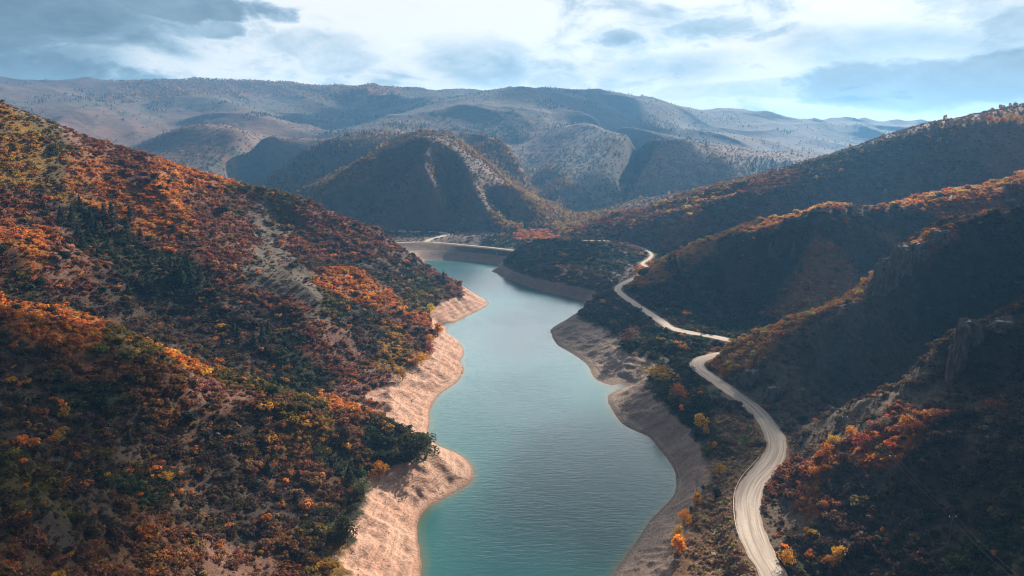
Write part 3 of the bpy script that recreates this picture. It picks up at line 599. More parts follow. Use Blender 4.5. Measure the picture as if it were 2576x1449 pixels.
def gn_scatter(name,P,scale,rot,kind,tint,label,cat,objs):
    me=bpy.data.meshes.new(name); me.vertices.add(len(P)); me.vertices.foreach_set('co',P.reshape(-1).astype(np.float32))
    for nm,ty,val,key in (('scl','FLOAT_VECTOR',scale,'vector'),('rot','FLOAT_VECTOR',rot,'vector'),('kind','INT',kind,'value'),('tint','FLOAT_COLOR',tint,'color')):
        a=me.attributes.new(nm,ty,'POINT'); a.data.foreach_set(key,np.ascontiguousarray(val).reshape(-1).astype(np.int32 if ty=='INT' else np.float32))
    o=bpy.data.objects.new(name,me); C.objects.link(o); o.color=(0,0,0,1)
    ng=bpy.data.node_groups.new(name,'GeometryNodeTree'); ng.interface.new_socket('Geometry',in_out='INPUT',socket_type='NodeSocketGeometry'); ng.interface.new_socket('Geometry',in_out='OUTPUT',socket_type='NodeSocketGeometry')
    N=ng.nodes;Lk=ng.links; gi=N.new('NodeGroupInput');go=N.new('NodeGroupOutput'); ins=N.new('GeometryNodeInstanceOnPoints'); ins.inputs['Pick Instance'].default_value=True
    j=N.new('GeometryNodeGeometryToInstance')
    for ob in objs[::-1]:
        oi=N.new('GeometryNodeObjectInfo'); oi.inputs['Object'].default_value=ob; oi.inputs['As Instance'].default_value=True; Lk.new(oi.outputs['Geometry'],j.inputs[0])
    def na(nm,ty):
        a=N.new('GeometryNodeInputNamedAttribute'); a.data_type=ty; a.inputs['Name'].default_value=nm; return a.outputs['Attribute']
    Lk.new(gi.outputs[0],ins.inputs['Points']); Lk.new(j.outputs[0],ins.inputs['Instance']); Lk.new(na('kind','INT'),ins.inputs['Instance Index'])
    Lk.new(na('scl','FLOAT_VECTOR'),ins.inputs['Scale'])
    er=N.new('FunctionNodeEulerToRotation'); Lk.new(na('rot','FLOAT_VECTOR'),er.inputs[0]); Lk.new(er.outputs[0],ins.inputs['Rotation'])
    Lk.new(ins.outputs[0],go.inputs[0]); md=o.modifiers.new('scatter','NODES'); md.node_group=ng
    return tag(o,label,cat,None,'stuff')

# ---- SCATTER ----
def sample(n,a0,a1,r0,r1):
    a=rnd.uniform(math.radians(a0),math.radians(a1),n); r=np.exp(rnd.uniform(math.log(r0),math.log(r1),n)); return r*np.sin(a),r*np.cos(a),a,r
def cellof(x,y):
    i=np.clip(np.rint((np.arctan2(x,y)-A0)/D).astype(int),0,NA-1);j=np.clip(np.rint(np.log(np.hypot(x,y)/R0)/D).astype(int),0,NR-1); return i,j
RDmin=RDIST
def area_scatter(spacing,a0,a1,r0,r1,far_grow):
    """bushes at random with a mean spacing (m) that opens out with distance"""
    n=int((math.radians(a1-a0))*(math.log(r1/r0))*60000)
    x,y,a,r=sample(n,a0,a1,r0,r1)
    want=1/(spacing*(1+np.maximum(r-250,0)*far_grow))**2; have=60000/(r*r); p=want/have
    rep=np.ceil(p.max()) if p.max()>1 else 1
    X_=[];Y_=[]
    for k in range(int(rep)):
        if k: x,y,a,r=sample(n,a0,a1,r0,r1); want=1/(spacing*(1+np.maximum(r-250,0)*far_grow))**2; p=want/(60000/(r*r))
        m=rnd.random(n)<p/rep*1.0; X_.append(x[m]);Y_.append(y[m])
    return np.concatenate(X_),np.concatenate(Y_)
xs,ys=area_scatter(1.08,-46,47,90,1000,.0011)
i,j=cellof(xs,ys); ok=VIS[i,j]&(RDmin[i,j]>5.3)
zz=height(xs,ys); rr=np.hypot(xs,ys)
poolwob=POOL+.5-.8*sstep(xs,0,40)+fbm(xs,ys,12,2,15)*1.5
onlake=lakez[i,j]>.3
ok&=~(onlake&(zz<poolwob)); ok&=zz>1.0
# the dam's riprap face and crest stay bare
ok&=~((ys>DAM0[1]-75)&(ys<DAM0[1]+8)&(xs>-140)&(xs<4)&(zz<15.5))
xs,ys,zz,rr=xs[ok],ys[ok],zz[ok],rr[ok]
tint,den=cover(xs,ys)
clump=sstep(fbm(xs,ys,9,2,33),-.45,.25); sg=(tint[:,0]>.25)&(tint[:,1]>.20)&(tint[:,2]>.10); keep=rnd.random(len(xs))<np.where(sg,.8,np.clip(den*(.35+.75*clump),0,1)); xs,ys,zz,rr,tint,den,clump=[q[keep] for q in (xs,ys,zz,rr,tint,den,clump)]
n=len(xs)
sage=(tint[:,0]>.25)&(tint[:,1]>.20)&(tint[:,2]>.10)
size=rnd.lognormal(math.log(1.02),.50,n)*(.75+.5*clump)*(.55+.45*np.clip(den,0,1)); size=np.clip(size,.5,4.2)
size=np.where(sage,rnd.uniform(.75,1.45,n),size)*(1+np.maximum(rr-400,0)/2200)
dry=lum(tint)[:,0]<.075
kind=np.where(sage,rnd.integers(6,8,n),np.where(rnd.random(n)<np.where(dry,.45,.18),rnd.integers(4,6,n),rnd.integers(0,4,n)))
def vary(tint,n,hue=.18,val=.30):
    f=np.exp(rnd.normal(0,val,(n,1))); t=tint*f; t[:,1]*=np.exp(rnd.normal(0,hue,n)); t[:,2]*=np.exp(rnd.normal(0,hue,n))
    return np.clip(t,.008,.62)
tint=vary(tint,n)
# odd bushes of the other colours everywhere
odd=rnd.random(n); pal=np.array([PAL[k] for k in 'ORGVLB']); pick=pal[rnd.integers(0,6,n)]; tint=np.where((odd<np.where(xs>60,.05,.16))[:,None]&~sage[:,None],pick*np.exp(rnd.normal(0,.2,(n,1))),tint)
SC=dict(x=xs,y=ys,z=zz,r=rr,t=tint,k=kind,s=size)
# the 300 bushes that show largest stand as individuals
azs=np.arctan2(xs,ys); dcam=np.sqrt(xs**2+ys**2+(zz-CZ)**2); dep_=ys*math.cos(TH)+(CZ-zz)*math.sin(TH)
upx=xs/dep_*F+1288; vy=(ys*math.sin(TH)-(CZ-zz)*math.cos(TH)); vpx=724.5-vy/dep_*F
ii,jj=cellof(xs,ys)
inview=(upx>10)&(upx<2566)&(vpx>200)&(vpx<1445)&VISX[ii,jj]
rank=np.where(inview&(kind<4),size/dep_,0); big=np.argsort(-rank)[:290]; isbig=np.zeros(n,bool); isbig[big]=True
def place_word(px,py):
    if px>1500:
        if py>1000: return 'on the shaded slope right of the road' if px>1960 else 'between the road and the right bank'
        return 'on the dark slope above the winding road' if px>1850 else 'on the right shore beyond the bend'
    if py>1230: return 'low on the left slope above the bare bank' if px>600 else 'in the bottom left of the left slope'
    if py>930: return 'on the near spur of the left hill' if px>500 else 'along the left edge of the near spur'
    if py>640: return 'in the hollow behind the near spur' if px<600 else 'above the left shore'
    return 'high on the left hill'
def colour_word(t):
    r,g,b=t; L=.3*r+.6*g+.1*b
    if g>r*.85: return 'dark green' if L<.07 else 'green'
    if L<.05: return 'dark brown'
    if g/r>.48: return 'golden yellow' if r>.2 else 'olive'
    if g/r>.33: return 'orange' if r>.18 else 'brown'
    return 'rust red' if r>.12 else 'dark reddish'
# individual trees and bushes keep clear of each other
SHR=[]
for q in big:
    t=tint[q]; px,py=upx[q],vpx[q]; cw=colour_word(t); pw=place_word(px,py)
    o=bpy.data.objects.new('oak_shrub',KM[int(kind[q])]); C.objects.link(o); s=size[q]
    o.location=(xs[q],ys[q],zz[q]-.1*s); o.scale=(s,s*rnd.uniform(.85,1.15),s*rnd.uniform(.8,1.1)); o.rotation_euler=(0,0,rnd.uniform(0,6.28)); o.color=(*t,1)
    SHR.append((o,px,py,cw,pw,s)); tag(o,'%s leafy scrub oak bush %s'%(cw,pw),'shrub','%s scrub oak bushes %s'%(cw,pw))
rest=~isbig; m=int(rest.sum())
def packs(sel,zs=(.8,1.15)):
    m=int(sel.sum()); s=size[sel]; sc_=np.stack([s*rnd.uniform(.85,1.2,m),s*rnd.uniform(.85,1.2,m),s*rnd.uniform(*zs,m)],-1)
    ro=np.stack([rnd.normal(0,.12,m),rnd.normal(0,.12,m),rnd.uniform(0,6.28,m)],-1)
    P=np.stack([xs[sel],ys[sel],zz[sel]-.12*s],-1); return P,sc_,ro,kind[sel],np.concatenate([tint[sel],np.ones((m,1))],-1)
gn_scatter('scrub',*packs(rest&~sage),'mixed rust, orange and brown scrub oak covering the hillsides around the lake','scrub',KO)
gn_scatter('sagebrush',*packs(rest&sage),'low rounded tan sagebrush growing beside the gravel road and on thin slopes','sagebrush',KO)
print('scrub',n)
# distant scrub, conifers and aspens
xs,ys,a,rr=sample(230000,-39,40,900,3600); i,j=cellof(xs,ys)
ok=VIS[i,j]&(RDmin[i,j]>7); xs,ys,rr,i,j=xs[ok],ys[ok],rr[ok],i[ok],j[ok]
zz=height(xs,ys); tint,den=cover(xs,ys); gl=gully[i,j,0]; n=len(xs)
cf=sstep(fbm(xs,ys,240,4,51),.16,.36)*1.7*sstep(rr,1300,1700)+gl*.04+(lum(tint)[:,0]<.045)*.18*(rr>1400)
isc=rnd.random(n)<np.clip(cf*.20,0,.5)
asp=(tint[:,0]>.30)&(tint[:,1]>.17); isa=(rnd.random(n)<np.where(asp,.8,.003+.03*sstep(fbm(xs,ys,150,3,57),.15,.5)))&~isc
isb=~isc&~isa&(rnd.random(n)<.38*(1-sstep(rr,1500,2400)))
low_ok=~((rr<1010)&(zz<16))
kind=np.where(isc,rnd.integers(8,10,n),np.where(isa,10,rnd.integers(0,4,n)))
size=np.where(isc,rnd.uniform(4.5,10,n),np.where(isa,rnd.uniform(6,10,n),rnd.uniform(1.1,2.5,n)*(1+(rr-900)/3500)))
fadec=np.array([.17,.128,.108])
tb=vary(tint*.42+fadec*.62,n,.10,.14); tc_=np.exp(rnd.normal(0,.25,(n,1)))*np.array([.030,.040,.028]); ta=vary(np.tile(np.array([.34,.21,.06]),(n,1)),n,.2,.25)
tint=np.where(isc[:,None],tc_,np.where(isa[:,None],ta,tb))
for nm,sel,lab,cat in (('far_scrub',isb,'pale mixed scrub spread over the distant mountainsides','scrub'),('conifer_wood',isc,'dark conifer woods along the distant ridges and draws','wood'),('aspen_wood',isa,'yellow autumn aspens scattered on the distant slopes','wood')):
    sel=sel&low_ok; gn_scatter(nm,*packs(sel,(.9,1.1)),lab,cat,KO)
print('far',n)
# ---- SINGLE TREES ----
def tree_parts(kind,var):
    """crown and trunk meshes of unit height (z 0..1)"""
    V=[];Fc=[]; r=np.random.default_rng(100+var)
    global rnd
    keep=rnd; rnd=r
    if kind=='conifer':
        P,N,S=conifer_geo(420,.20+.03*var,.35); crown=leafmesh('crown',P,N,S,r); tube(V,Fc,(0,0,-.03),(0,0,.9),.022,.004)
        for k in range(10):
            a=k*2.4;z=.10+.07*k; tube(V,Fc,(0,0,z),(math.cos(a)*.16*(1-z),math.sin(a)*.16*(1-z),z-.015),.007,.002,4)
    elif kind=='juniper':
        P,N=bush_pts(r,420,lumps=6,flat=.95,spread=.22,lr=(.24,.36)); P[:,2]*=.82; P=P*[.9,.9,1.0]; crown=leafmesh('crown',P,N,r.uniform(.035,.065,420),r); tube(V,Fc,(0,0,-.03),(.02,0,.6),.04,.015)
        for k in range(4): tube(V,Fc,(0,0,.15+.1*k),(math.cos(k*1.7)*.2,math.sin(k*1.7)*.2,.35+.1*k),.018,.006,5)
    elif kind in('broad','tall'):
        w=1.0 if kind=='broad' else .42
        lumps=9 if kind=='broad' else 7; c=[];rr_=[]
        for k in range(lumps):
            t=(k+.5)/lumps; a=r.uniform(0,6.28); d=r.uniform(.08,.36)*w*math.sin(math.pi*min(.95,t*.8+.2)); c.append((math.cos(a)*d,math.sin(a)*d,.30+.56*t)); rr_.append(r.uniform(.17,.27)*(1 if kind=='broad' else .55))
        c=np.array(c);rr_=np.array(rr_); n=620; k=r.integers(0,lumps,n); d=unit(r.normal(size=(n,3))); P=c[k]+d*(rr_[k]*r.uniform(.65,1.08,n))[:,None]; P[:,2]=np.maximum(P[:,2],.08)
        crown=leafmesh('crown',P,unit(d+r.normal(size=(n,3))*.5),r.uniform(.022,.045,n),r); tube(V,Fc,(0,0,-.03),(.01,0,.42),.028,.018)
        for q in c: tube(V,Fc,(.01,0,.25+.2*r.random()),tuple(q),.012,.004,5)
    else:   # bare: a fan of pale upright twigs
        tube(V,Fc,(0,0,-.03),(0,0,.75),.018,.007)
        for k in range(26):
            z=.15+.6*r.random(); a=r.uniform(0,6.28); l=.30*(1-z*.6)*r.uniform(.6,1.1); tip=(math.cos(a)*l*.62,math.sin(a)*l*.62,min(1,z+l*1.05)); tube(V,Fc,(0,0,z),tip,.008,.002,4)
            for q in range(3): s=.4+.2*q; b=np.array([0,0,z])*(1-s)+np.array(tip)*s; tube(V,Fc,tuple(b),tuple(b+r.normal(size=3)*[.05,.05,.03]+[0,0,.07]),.004,.001,3)
        P=r.normal(size=(260,3))*[.10,.10,.19]+[0,0,.62]; P=P[(P[:,2]>.2)&(P[:,2]<1)]; crown=leafmesh('crown',P,unit(r.normal(size=P.shape)),r.uniform(.005,.014,len(P)),r)
    rnd=keep
    me=bpy.data.meshes.new('trunk'); me.from_pydata(V,[],Fc); me.materials.append(M_PALEBARK if kind=='bare' else M_BARK)
    return crown,me
TREES={(k,v):tree_parts(k,v) for k in('conifer','juniper','broad','tall','bare') for v in (0,1,2)}
TC={'conifer':(.024,.036,.022),'juniper':(.030,.042,.026),'green':(.045,.065,.020),'gold':(.60,.32,.028),'yellow':(.78,.46,.02),'orange':(.48,.19,.025),'red':(.30,.055,.03),'grey':(.17,.15,.12),'bare':(.36,.30,.27),'palegreen':(.13,.15,.07),'brown':(.13,.085,.06)}  # gold and yellow boosted: sunlight on those crowns is put into the tint
def frac(v): return v
tn=0; REFS=[]
def tree(px,py,hpx,form,colr,label,cat='tree',group=None,wide=1.0,name=None):
    """px,py: where the plant meets the ground; hpx: its height as seen"""
    global tn; tn+=1; REFS.append((px,py-hpx*.5,label))
    q=drop(px,py); dep=q[1]*math.cos(TH)+(CZ-q[2])*math.sin(TH); h=hpx*dep/F/.97
    v=tn%3; cm,tm=TREES[(form,v)]; nm=name or {'conifer':'conifer_tree','juniper':'juniper_tree','broad':'oak_tree','tall':'cottonwood_tree','bare':'bare_tree'}[form]
    e=bpy.data.objects.new(nm,None); C.objects.link(e); e.empty_display_size=.5; e.location=tuple(q); e.scale=(h*wide,h*wide,h); e.rotation_euler=(0,0,tn*1.7)
    c=bpy.data.objects.new('crown',cm); C.objects.link(c); c.parent=e; col=TC[colr]; j=np.exp(rnd.normal(0,.13,3)); c.color=(col[0]*j[0],col[1]*j[1],col[2]*j[2],1)
    t_=bpy.data.objects.new('trunk',tm); C.objects.link(t_); t_.parent=e
    tag(e,label,cat,group); return e
# conifers in the draw of the left hill; (x,y) in the photograph's own frame, height as seen
def c1(x,y,h): return x*.3556,161+y*.3556,h*.3556
def c4(x,y,h): return x*.3556,644+y*.3556,h*.3556
G1='dark conifers in the draw on the left hill'
names1=['leftmost','second from left','third from left','broad','upper','lone']
for k,(x,y,h) in enumerate([(320,1070,110),(440,1135,130),(515,1110,110),(570,1030,100),(650,1150,110),(690,1210,110),(740,1110,120),(800,1130,150),(900,1200,120),(925,1120,115),(560,1230,100),(630,1250,110),(590,1310,110),(770,1310,90),(1000,1240,80),(1060,1440,80),(1150,1440,70),(1210,1430,80)]):
    p=c1(x,y,h); tree(*p,'conifer','conifer','dark pointed conifer in the shaded draw on the upper left hill','tree',G1,1.15)
for k,(x,y,h) in enumerate([(1340,160,150),(1290,210,140),(1250,160,130),(1200,240,110),(1050,230,110),(980,250,90),(910,280,90),(1690,620,130),(1660,570,110),(1860,610,120),(1800,650,100),(1900,560,100),(1420,180,100),(1110,300,100),(1580,640,90)]):
    p=c4(x,y,h); tree(*p,'conifer','conifer','dark conifer low in the shaded draw behind the near left spur','tree','conifers low in the shaded draw behind the near left spur',1.15)
for lab,f,p in [('round dark juniper left of the pair on the bright orange slope','c1',(1060,860,70)),('taller dark juniper just right of the round one on the bright orange slope','c1',(1095,830,80)),('dark juniper below the pair on the bright orange slope','c1',(1140,895,60)),('bushy dark juniper right of the trio on the orange slope','c1',(1200,860,60)),('small dark juniper alone on the orange slope near the skyline','c1',(1355,850,48)),('small upright juniper halfway down the orange slope','c1',(1490,890,50)),('narrow dark juniper above the bright yellow grass patch','c1',(875,780,48)),('wide low dark juniper on the upper left slope','c1',(675,672,50)),('dark shrubby tree above the grey scree on the left hill','c1',(1580,1080,110)),('rounded dark juniper in the red scrub left of the scree','c1',(1220,1190,75)),('big round juniper on the pink grassy shoulder at left','c1',(470,1400,105)),('dark juniper at the left edge of the photo beside the grassy shoulder','c1',(20,1345,80)),('dark juniper on the lower edge of the grey scree','c1',(1830,1230,60)),
  ('tiny round juniper on the skyline of the left hill','c1',(1890,890,28)),
  ('round dark green juniper alone on the tan patch of the near spur','c4',(1340,1200,150)),('smaller dark juniper below the lone round one on the near spur','c4',(1470,1310,110)),('small dark juniper above and right of the lone round one','c4',(1470,1088,60)),('dark juniper on the crest of the near spur','c4',(1160,732,60)),('grey-green juniper where the near spur crest drops away','c4',(1930,1010,125)),('wide dark juniper left of the white rocks','c4',(900,910,110)),('dark juniper among orange oaks on the near spur','c4',(730,1100,130)),('dark spreading juniper on the crest at far left','c4',(410,480,75)),('dark juniper right of the spreading one on the crest','c4',(520,490,55)),('dark juniper at the left edge above the spur crest','c4',(120,400,80)),('dark juniper beside the pink grass in the middle of the left slope','c4',(730,275,85)),('dark juniper in the orange scrub at the left edge','c4',(300,215,90)),('small juniper in the pink grass right of the dark draw','c4',(2370,660,50)),('dark juniper in the gully above the near spur tip','c4',(2200,900,85)),('dark olive juniper in the hollow behind the near spur','c4',(410,980,95)),('dark juniper in the gully mouth above the pink bank','c4',(2120,985,70)),
  ]:
    q=(c1 if f=='c1' else c4)(*p); tree(*q,'juniper','juniper',lab,'tree','dark junipers on the left hill')
def c6(x,y,h): return x*.375,998+y*.375,h*.375
def c5(x,y,h): return 837+x*.3556,934+y*.3556,h*.3556
def c8(x,y,h): return 708+x*.311,644+y*.311,h*.311
def cr(x,y,h): return 1578+x*.2668,869+y*.2668,h*.2668
def cs(x,y,h): return 1674+x*.3556,225+y*.3556,h*.3556
def ct(x,y,h): return 1288+x*.2667,580+y*.2667,h*.2667
def c7(x,y,h): return 1674+x*.2222,1127+y*.2222,h*.2222
def ca6(x,y,h): return 1674+x*.3556,741+y*.3556,h*.3556
T=[
 ('c6',(1805,545,135),'conifer','conifer','dark pointed conifer in the orange scrub of the lower left slope',1.2),
 ('c6',(2345,605,150),'conifer','conifer','dark green conifer near the bare bank on the lower left slope',1.3),
 ('c6',(870,325,110),'conifer','conifer','dark conifer in the brown scrub at lower left',1.2),
 ('c6',(2320,975,180),'broad','green','round deep green oak close above the red bank at lower left',1.1),
 ('c6',(620,1105,90),'broad','brown','small dark bare-branched oak in the bottom left corner',1.2),
 ('c5',(655,625,190),'broad','green','large round green oak on the tip of the near spur over the water',1.35),
 ('c5',(560,600,190),'broad','green','green and olive oak just left of the one on the spur tip',1.2),
 ('c5',(540,415,52),'juniper','juniper','small dark juniper alone on the pale bank above the cove',1.2),
 ('c5',(330,770,135),'broad','orange','orange oak at the top of the bare bank',1.1),
 ('c5',(80,1200,190),'broad','green','broad dark green oak at the edge of the red bank',1.1),
 ('c5',(205,880,130),'broad','palegreen','olive oak left of the orange one above the bank',1.1),
 ('c8',(1010,605,62),'juniper','juniper','dark juniper left of the trio on the sunny shore slope',1.),
 ('c8',(1105,625,75),'juniper','juniper','tallest of the trio of dark junipers on the sunny shore slope',1.),
 ('c8',(1150,620,62),'juniper','juniper','middle dark juniper of the trio on the shore slope',1.),
 ('c8',(1205,635,62),'juniper','juniper','rightmost of the trio of dark junipers above the pale bank',1.),
 ('c8',(440,755,62),'juniper','juniper','lone dark juniper on the speckled grass slope',1.),
 ('c8',(1188,105,55),'juniper','juniper','dark juniper against the water on the far edge of the left hill',1.1),
 ('c8',(1268,215,90),'juniper','juniper','dark tree beside the tall conifer on the left point',.7),
 ('c8',(1312,238,112),'conifer','conifer','tall dark conifer against the water on the left point',1.1),
 ('c8',(1410,218,30),'juniper','juniper','small dark bush on the rim of the left point',1.),
 ('c8',(1455,236,26),'conifer','conifer','tiny dark conifer on the rim of the left point',1.3),
 ('c8',(1200,800,90),'broad','red','round crimson shrub above the pale bank',1.2),
 ('c8',(1200,700,70),'broad','gold','golden oak just above the crimson shrub',1.3),
 ('c8',(1130,890,110),'broad','gold','large yellow-green oak at the corner of the pale bank',1.2),
 ('c8',(980,1010,110),'broad','orange','lone orange and red oak at the edge of the pale bank',1.1),
 ('c8',(1265,650,120),'tall','gold','golden oak on the rim of the sunny bank',1.5),
 ('c8',(1200,480,90),'broad','gold','golden oak above the notch in the left shore',1.2),
 ('c8',(225,1020,100),'juniper','juniper','dark juniper in the gully at the foot of the red slope',1.1),
 ('c8',(720,1318,55),'juniper','juniper','low dark juniper in the mouth of the gully',1.4),
 ('cr',(285,350,165),'broad','gold','broad golden-topped tree at the head of the cove below the road',2.1),
 ('cr',(345,525,190),'broad','green','green and gold tree at the edge of the gravel bank below the road',1.15),
 ('cr',(480,515,160),'broad','orange','orange-topped tree beside the green and gold one below the road',1.2),
 ('cr',(508,632,85),'tall','yellow','small bright yellow sapling above the grey bank',1.3),
 ('cr',(700,560,150),'juniper','green','large dark green tree left of the shaded road',1.2),
 ('cr',(825,500,95),'broad','palegreen','pale green shrub right beside the road below the hairpin',1.2),
 ('cr',(690,775,140),'broad','yellow','bright yellow tree on the slope below the road curve',1.),
 ('cr',(740,840,80),'broad','gold','round golden shrub just below the bright yellow tree',1.1),
 ('cr',(822,985,85),'tall','gold','slim golden tree above the bare poplar',1.4),
 ('cr',(1110,930,90),'broad','palegreen','grey-green shrub left of the road curve',1.3),
 ('cr',(1225,940,65),'broad','palegreen','small grey-green shrub against the road curve',1.5),
 ('cr',(815,1215,190),'bare','bare','pale bare poplar beside the yellow-green shrub',1.1),
 ('cr',(870,1225,120),'broad','gold','yellow-green shrub beside the pale bare poplar',1.),
 ('cr',(655,1375,200),'bare','bare','bare spreading tree standing on the gravel bank',1.25),
 ('cr',(788,1310,75),'bare','bare','small bare bush between the two bare trees',1.3),
 ('cr',(712,1380,65),'tall','palegreen','yellow-green sapling beside the spreading bare tree',1.4),
 ('c7',(350,650,165),'tall','yellow','yellow tree at the top of the sunlit gravel bank',1.6),
 ('c7',(285,720,70),'tall','palegreen','small green-yellow bush between two yellow trees on the bank',1.4),
 ('c7',(205,870,190),'broad','gold','golden tree in the middle of the row along the sunlit bank',1.),
 ('c7',(140,1040,170),'broad','gold','olive-gold tree above the tall yellow one on the bank',1.),
 ('c7',(150,1180,215),'tall','yellow','tall yellow tree lowest in the row along the sunlit bank',1.7),
 ('c7',(575,590,150),'tall','conifer','dark green columnar tree in the sagebrush below the road',1.5),
 ('c7',(1370,1345,215),'broad','gold','round golden oak beside the road at the bottom of the photo',1.05),
 ('c7',(1965,1290,200),'broad','gold','golden-orange oak on the dark slope at bottom right',1.),
 ('c7',(1850,1350,130),'broad','orange','low orange oak left of the golden one on the dark slope',1.3),
 ('c7',(2115,1180,110),'broad','orange','orange oak right of the golden one on the dark slope',1.3),
 ('c7',(2275,1300,90),'broad','palegreen','olive shrub at the right end of the oak row at bottom right',1.2),
 ('c7',(1720,1455,80),'bare','bare','pinkish bare bush at the bottom edge beside the oaks',1.5),
 ('c7',(1660,630,70),'broad','gold','small gold shrub on the dark slope right of the road',1.5),
 ('c7',(1710,495,65),'broad','gold','gold shrub left of the small dark conifer',1.4),
 ('c7',(1820,440,110),'conifer','conifer','small dark conifer on the dark slope right of the road',1.3),
 ('c7',(1940,545,100),'conifer','conifer','small dark conifer lower right of its neighbour on the dark slope',1.3),
 ('c7',(1800,700,110),'broad','orange','thin orange shrub halfway down the dark slope',1.2),
 ('c7',(1950,960,60),'broad','orange','small orange shrub above the golden oak row',1.5),
 ('c7',(2450,960,80),'tall','gold','slim golden shrub furthest right on the dark slope',1.3),
 ('c7',(2420,1060,65),'broad','palegreen','small olive shrub under the slim golden one',1.2),
 ('c7',(1690,340,130),'broad','orange','orange shrub where the dark slope meets the sunlit rib',1.3),
 ('ca6',(1460,985,95),'broad','grey','grey-green tree behind the lit rib at right',1.2),
 ('ca6',(1550,950,95),'broad','grey','grey-tan tree above the red scrub on the lit rib',1.),
 ('ca6',(1400,1090,105),'broad','red','bright red oak on the crest of the lit rib',1.5),
 ('ca6',(1310,1000,80),'broad','gold','golden oak on the crest of the lit rib near the pole',1.5),
 ('ca6',(1185,1080,90),'broad','gold','golden oak at the left end of the lit rib',1.5),
 ('ca6',(1135,1150,100),'broad','orange','orange oak below the left end of the lit rib',1.3),
 ('ca6',(1700,960,110),'broad','orange','orange oak in the red scrub below the crag',1.3),
 ('ca6',(1770,990,110),'broad','red','red oak right of the orange one below the crag',1.3),
 ('ca6',(855,195,42),'juniper','palegreen','pale green shrub on the skyline of the sunlit ridge, second in the row',1.3),
 ('ca6',(925,168,34),'juniper','palegreen','pale green shrub on the sunlit ridge, highest in the row',1.5),
 ('ca6',(795,220,42),'juniper','palegreen','pale green shrub on the sunlit ridge, third in the row',1.2),
 ('ca6',(695,255,34),'juniper','palegreen','pale green shrub on the sunlit ridge, lowest in the row',1.2),
 ('ca6',(1058,103,26),'juniper','grey','small grey bush standing just off the crest of the sunlit ridge',1.2),
 ('ca6',(1120,288,26),'juniper','palegreen','pale bush on the shaded flank below the sunlit ridge',1.6),
 ('ca6',(960,905,70),'juniper','conifer','dark round shrub in the gully right of the road curve',1.3),
 ('ca6',(1115,850,55),'juniper','conifer','dark shrub above the gully beside the power line',1.3),
 ('ct',(1480,385,150),'conifer','conifer','dark conifer left in the clump at the spur below the sunlit crest',1.2),
 ('ct',(1530,345,130),'conifer','conifer','dark conifer in the middle of the clump at the spur',1.2),
 ('ct',(1600,350,120),'broad','palegreen','yellow-green tree beside the conifers at the spur',1.1),
 ('ct',(1560,480,130),'conifer','conifer','dark conifer lowest in the clump at the spur',1.2),
 ('ct',(1250,440,110),'juniper','juniper','dark bush on the spur above the bright road bend',1.3),
 ('ct',(1725,450,105),'conifer','conifer','dark conifer under the wire right of the clump',1.1),
 ('ct',(1835,380,100),'conifer','conifer','dark conifer alone on the shaded slope right of the clump',1.1),
 ('ct',(1110,1080,170),'broad','brown','round olive-brown oak above the bare point',1.1),
 ('ct',(965,930,90),'broad','brown','reddish brown oak above and left of the round one',1.2),
 ('ct',(850,690,45),'broad','gold','small golden bush on the rim above the bare point',1.7),
 ('ct',(520,105,50),'broad','gold','golden tree on the dark knoll where the road crosses',1.6),
 ('cs',(735,1200,115),'conifer','palegreen','tall conifer left of the pair catching light on the dark slope',1.),  # paler tint on these three stands for the light they catch
 ('cs',(775,1210,145),'conifer','palegreen','tallest conifer catching light on the dark slope at right',1.),
 ('cs',(900,1200,115),'conifer','palegreen','conifer right of the tallest one on the dark slope',1.),
 ('cs',(850,1200,80),'conifer','conifer','short conifer between the taller ones on the dark slope',1.),
 ('cs',(1130,960,85),'conifer','conifer','dark conifer on the crest by the pale rocks',1.1),
 ('cs',(1082,866,45),'juniper','juniper','round dark juniper on the middle sunlit crest',1.),
 ('cs',(1300,860,50),'juniper','juniper','round dark juniper on the middle sunlit crest right of the red scrub',1.4),
 ('cs',(1935,775,55),'juniper','juniper','round grey-green juniper highest on the sunlit crest at right',1.2),
 ('cs',(455,1045,38),'juniper','juniper','small round juniper low on the middle sunlit crest',1.2),
 ('cs',(850,930,35),'juniper','juniper','small dark juniper in the middle of the sunlit crest',1.2),
 ('cs',(240,1060,45),'juniper','juniper','dark juniper below the lower end of the sunlit crest',1.2),
 ('cs',(1665,925,38),'conifer','grey','small pale conifer on the dark upper slope at right',1.3),
 ('cs',(1130,1150,40),'conifer','grey','small pale conifer in the middle of the dark slope at right',1.3),
 ('cs',(300,1255,60),'conifer','conifer','conifer low on the dark slope above the road',1.1),
 ('cs',(350,1270,60),'conifer','conifer','conifer beside its twin low on the dark slope above the road',1.1),
 ('cs',(645,1300,85),'conifer','conifer','dark conifer below the lit group on the dark slope',1.1),
 ('cs',(825,1290,85),'conifer','conifer','dark conifer directly under the lit group on the dark slope',1.1),
 ('cs',(950,1300,80),'conifer','conifer','dark conifer right under the lit group on the dark slope',1.1),
 ('cs',(1270,955,30),'broad','orange','bright orange oak alone on the dark slope under the crest',1.6),
 ('cs',(1195,940,35),'broad','grey','pale shrub left of the bright orange oak under the crest',1.6),
 ('cs',(1225,860,40),'broad','red','red oak on the middle sunlit crest',1.8),
 ('cs',(2250,895,45),'broad','orange','bright orange oak on the rocky ridge at right',1.2),
 ('cs',(2460,830,60),'broad','brown','brown leafless thicket at the top of the rocky ridge',1.8),
 ('cs',(1665,440,28),'juniper','palegreen','green bush on the skyline ridge at right',1.8),
]
FN=dict(c1=c1,c4=c4,c5=c5,c6=c6,c7=c7,c8=c8,cr=cr,cs=cs,ct=ct,ca6=ca6)
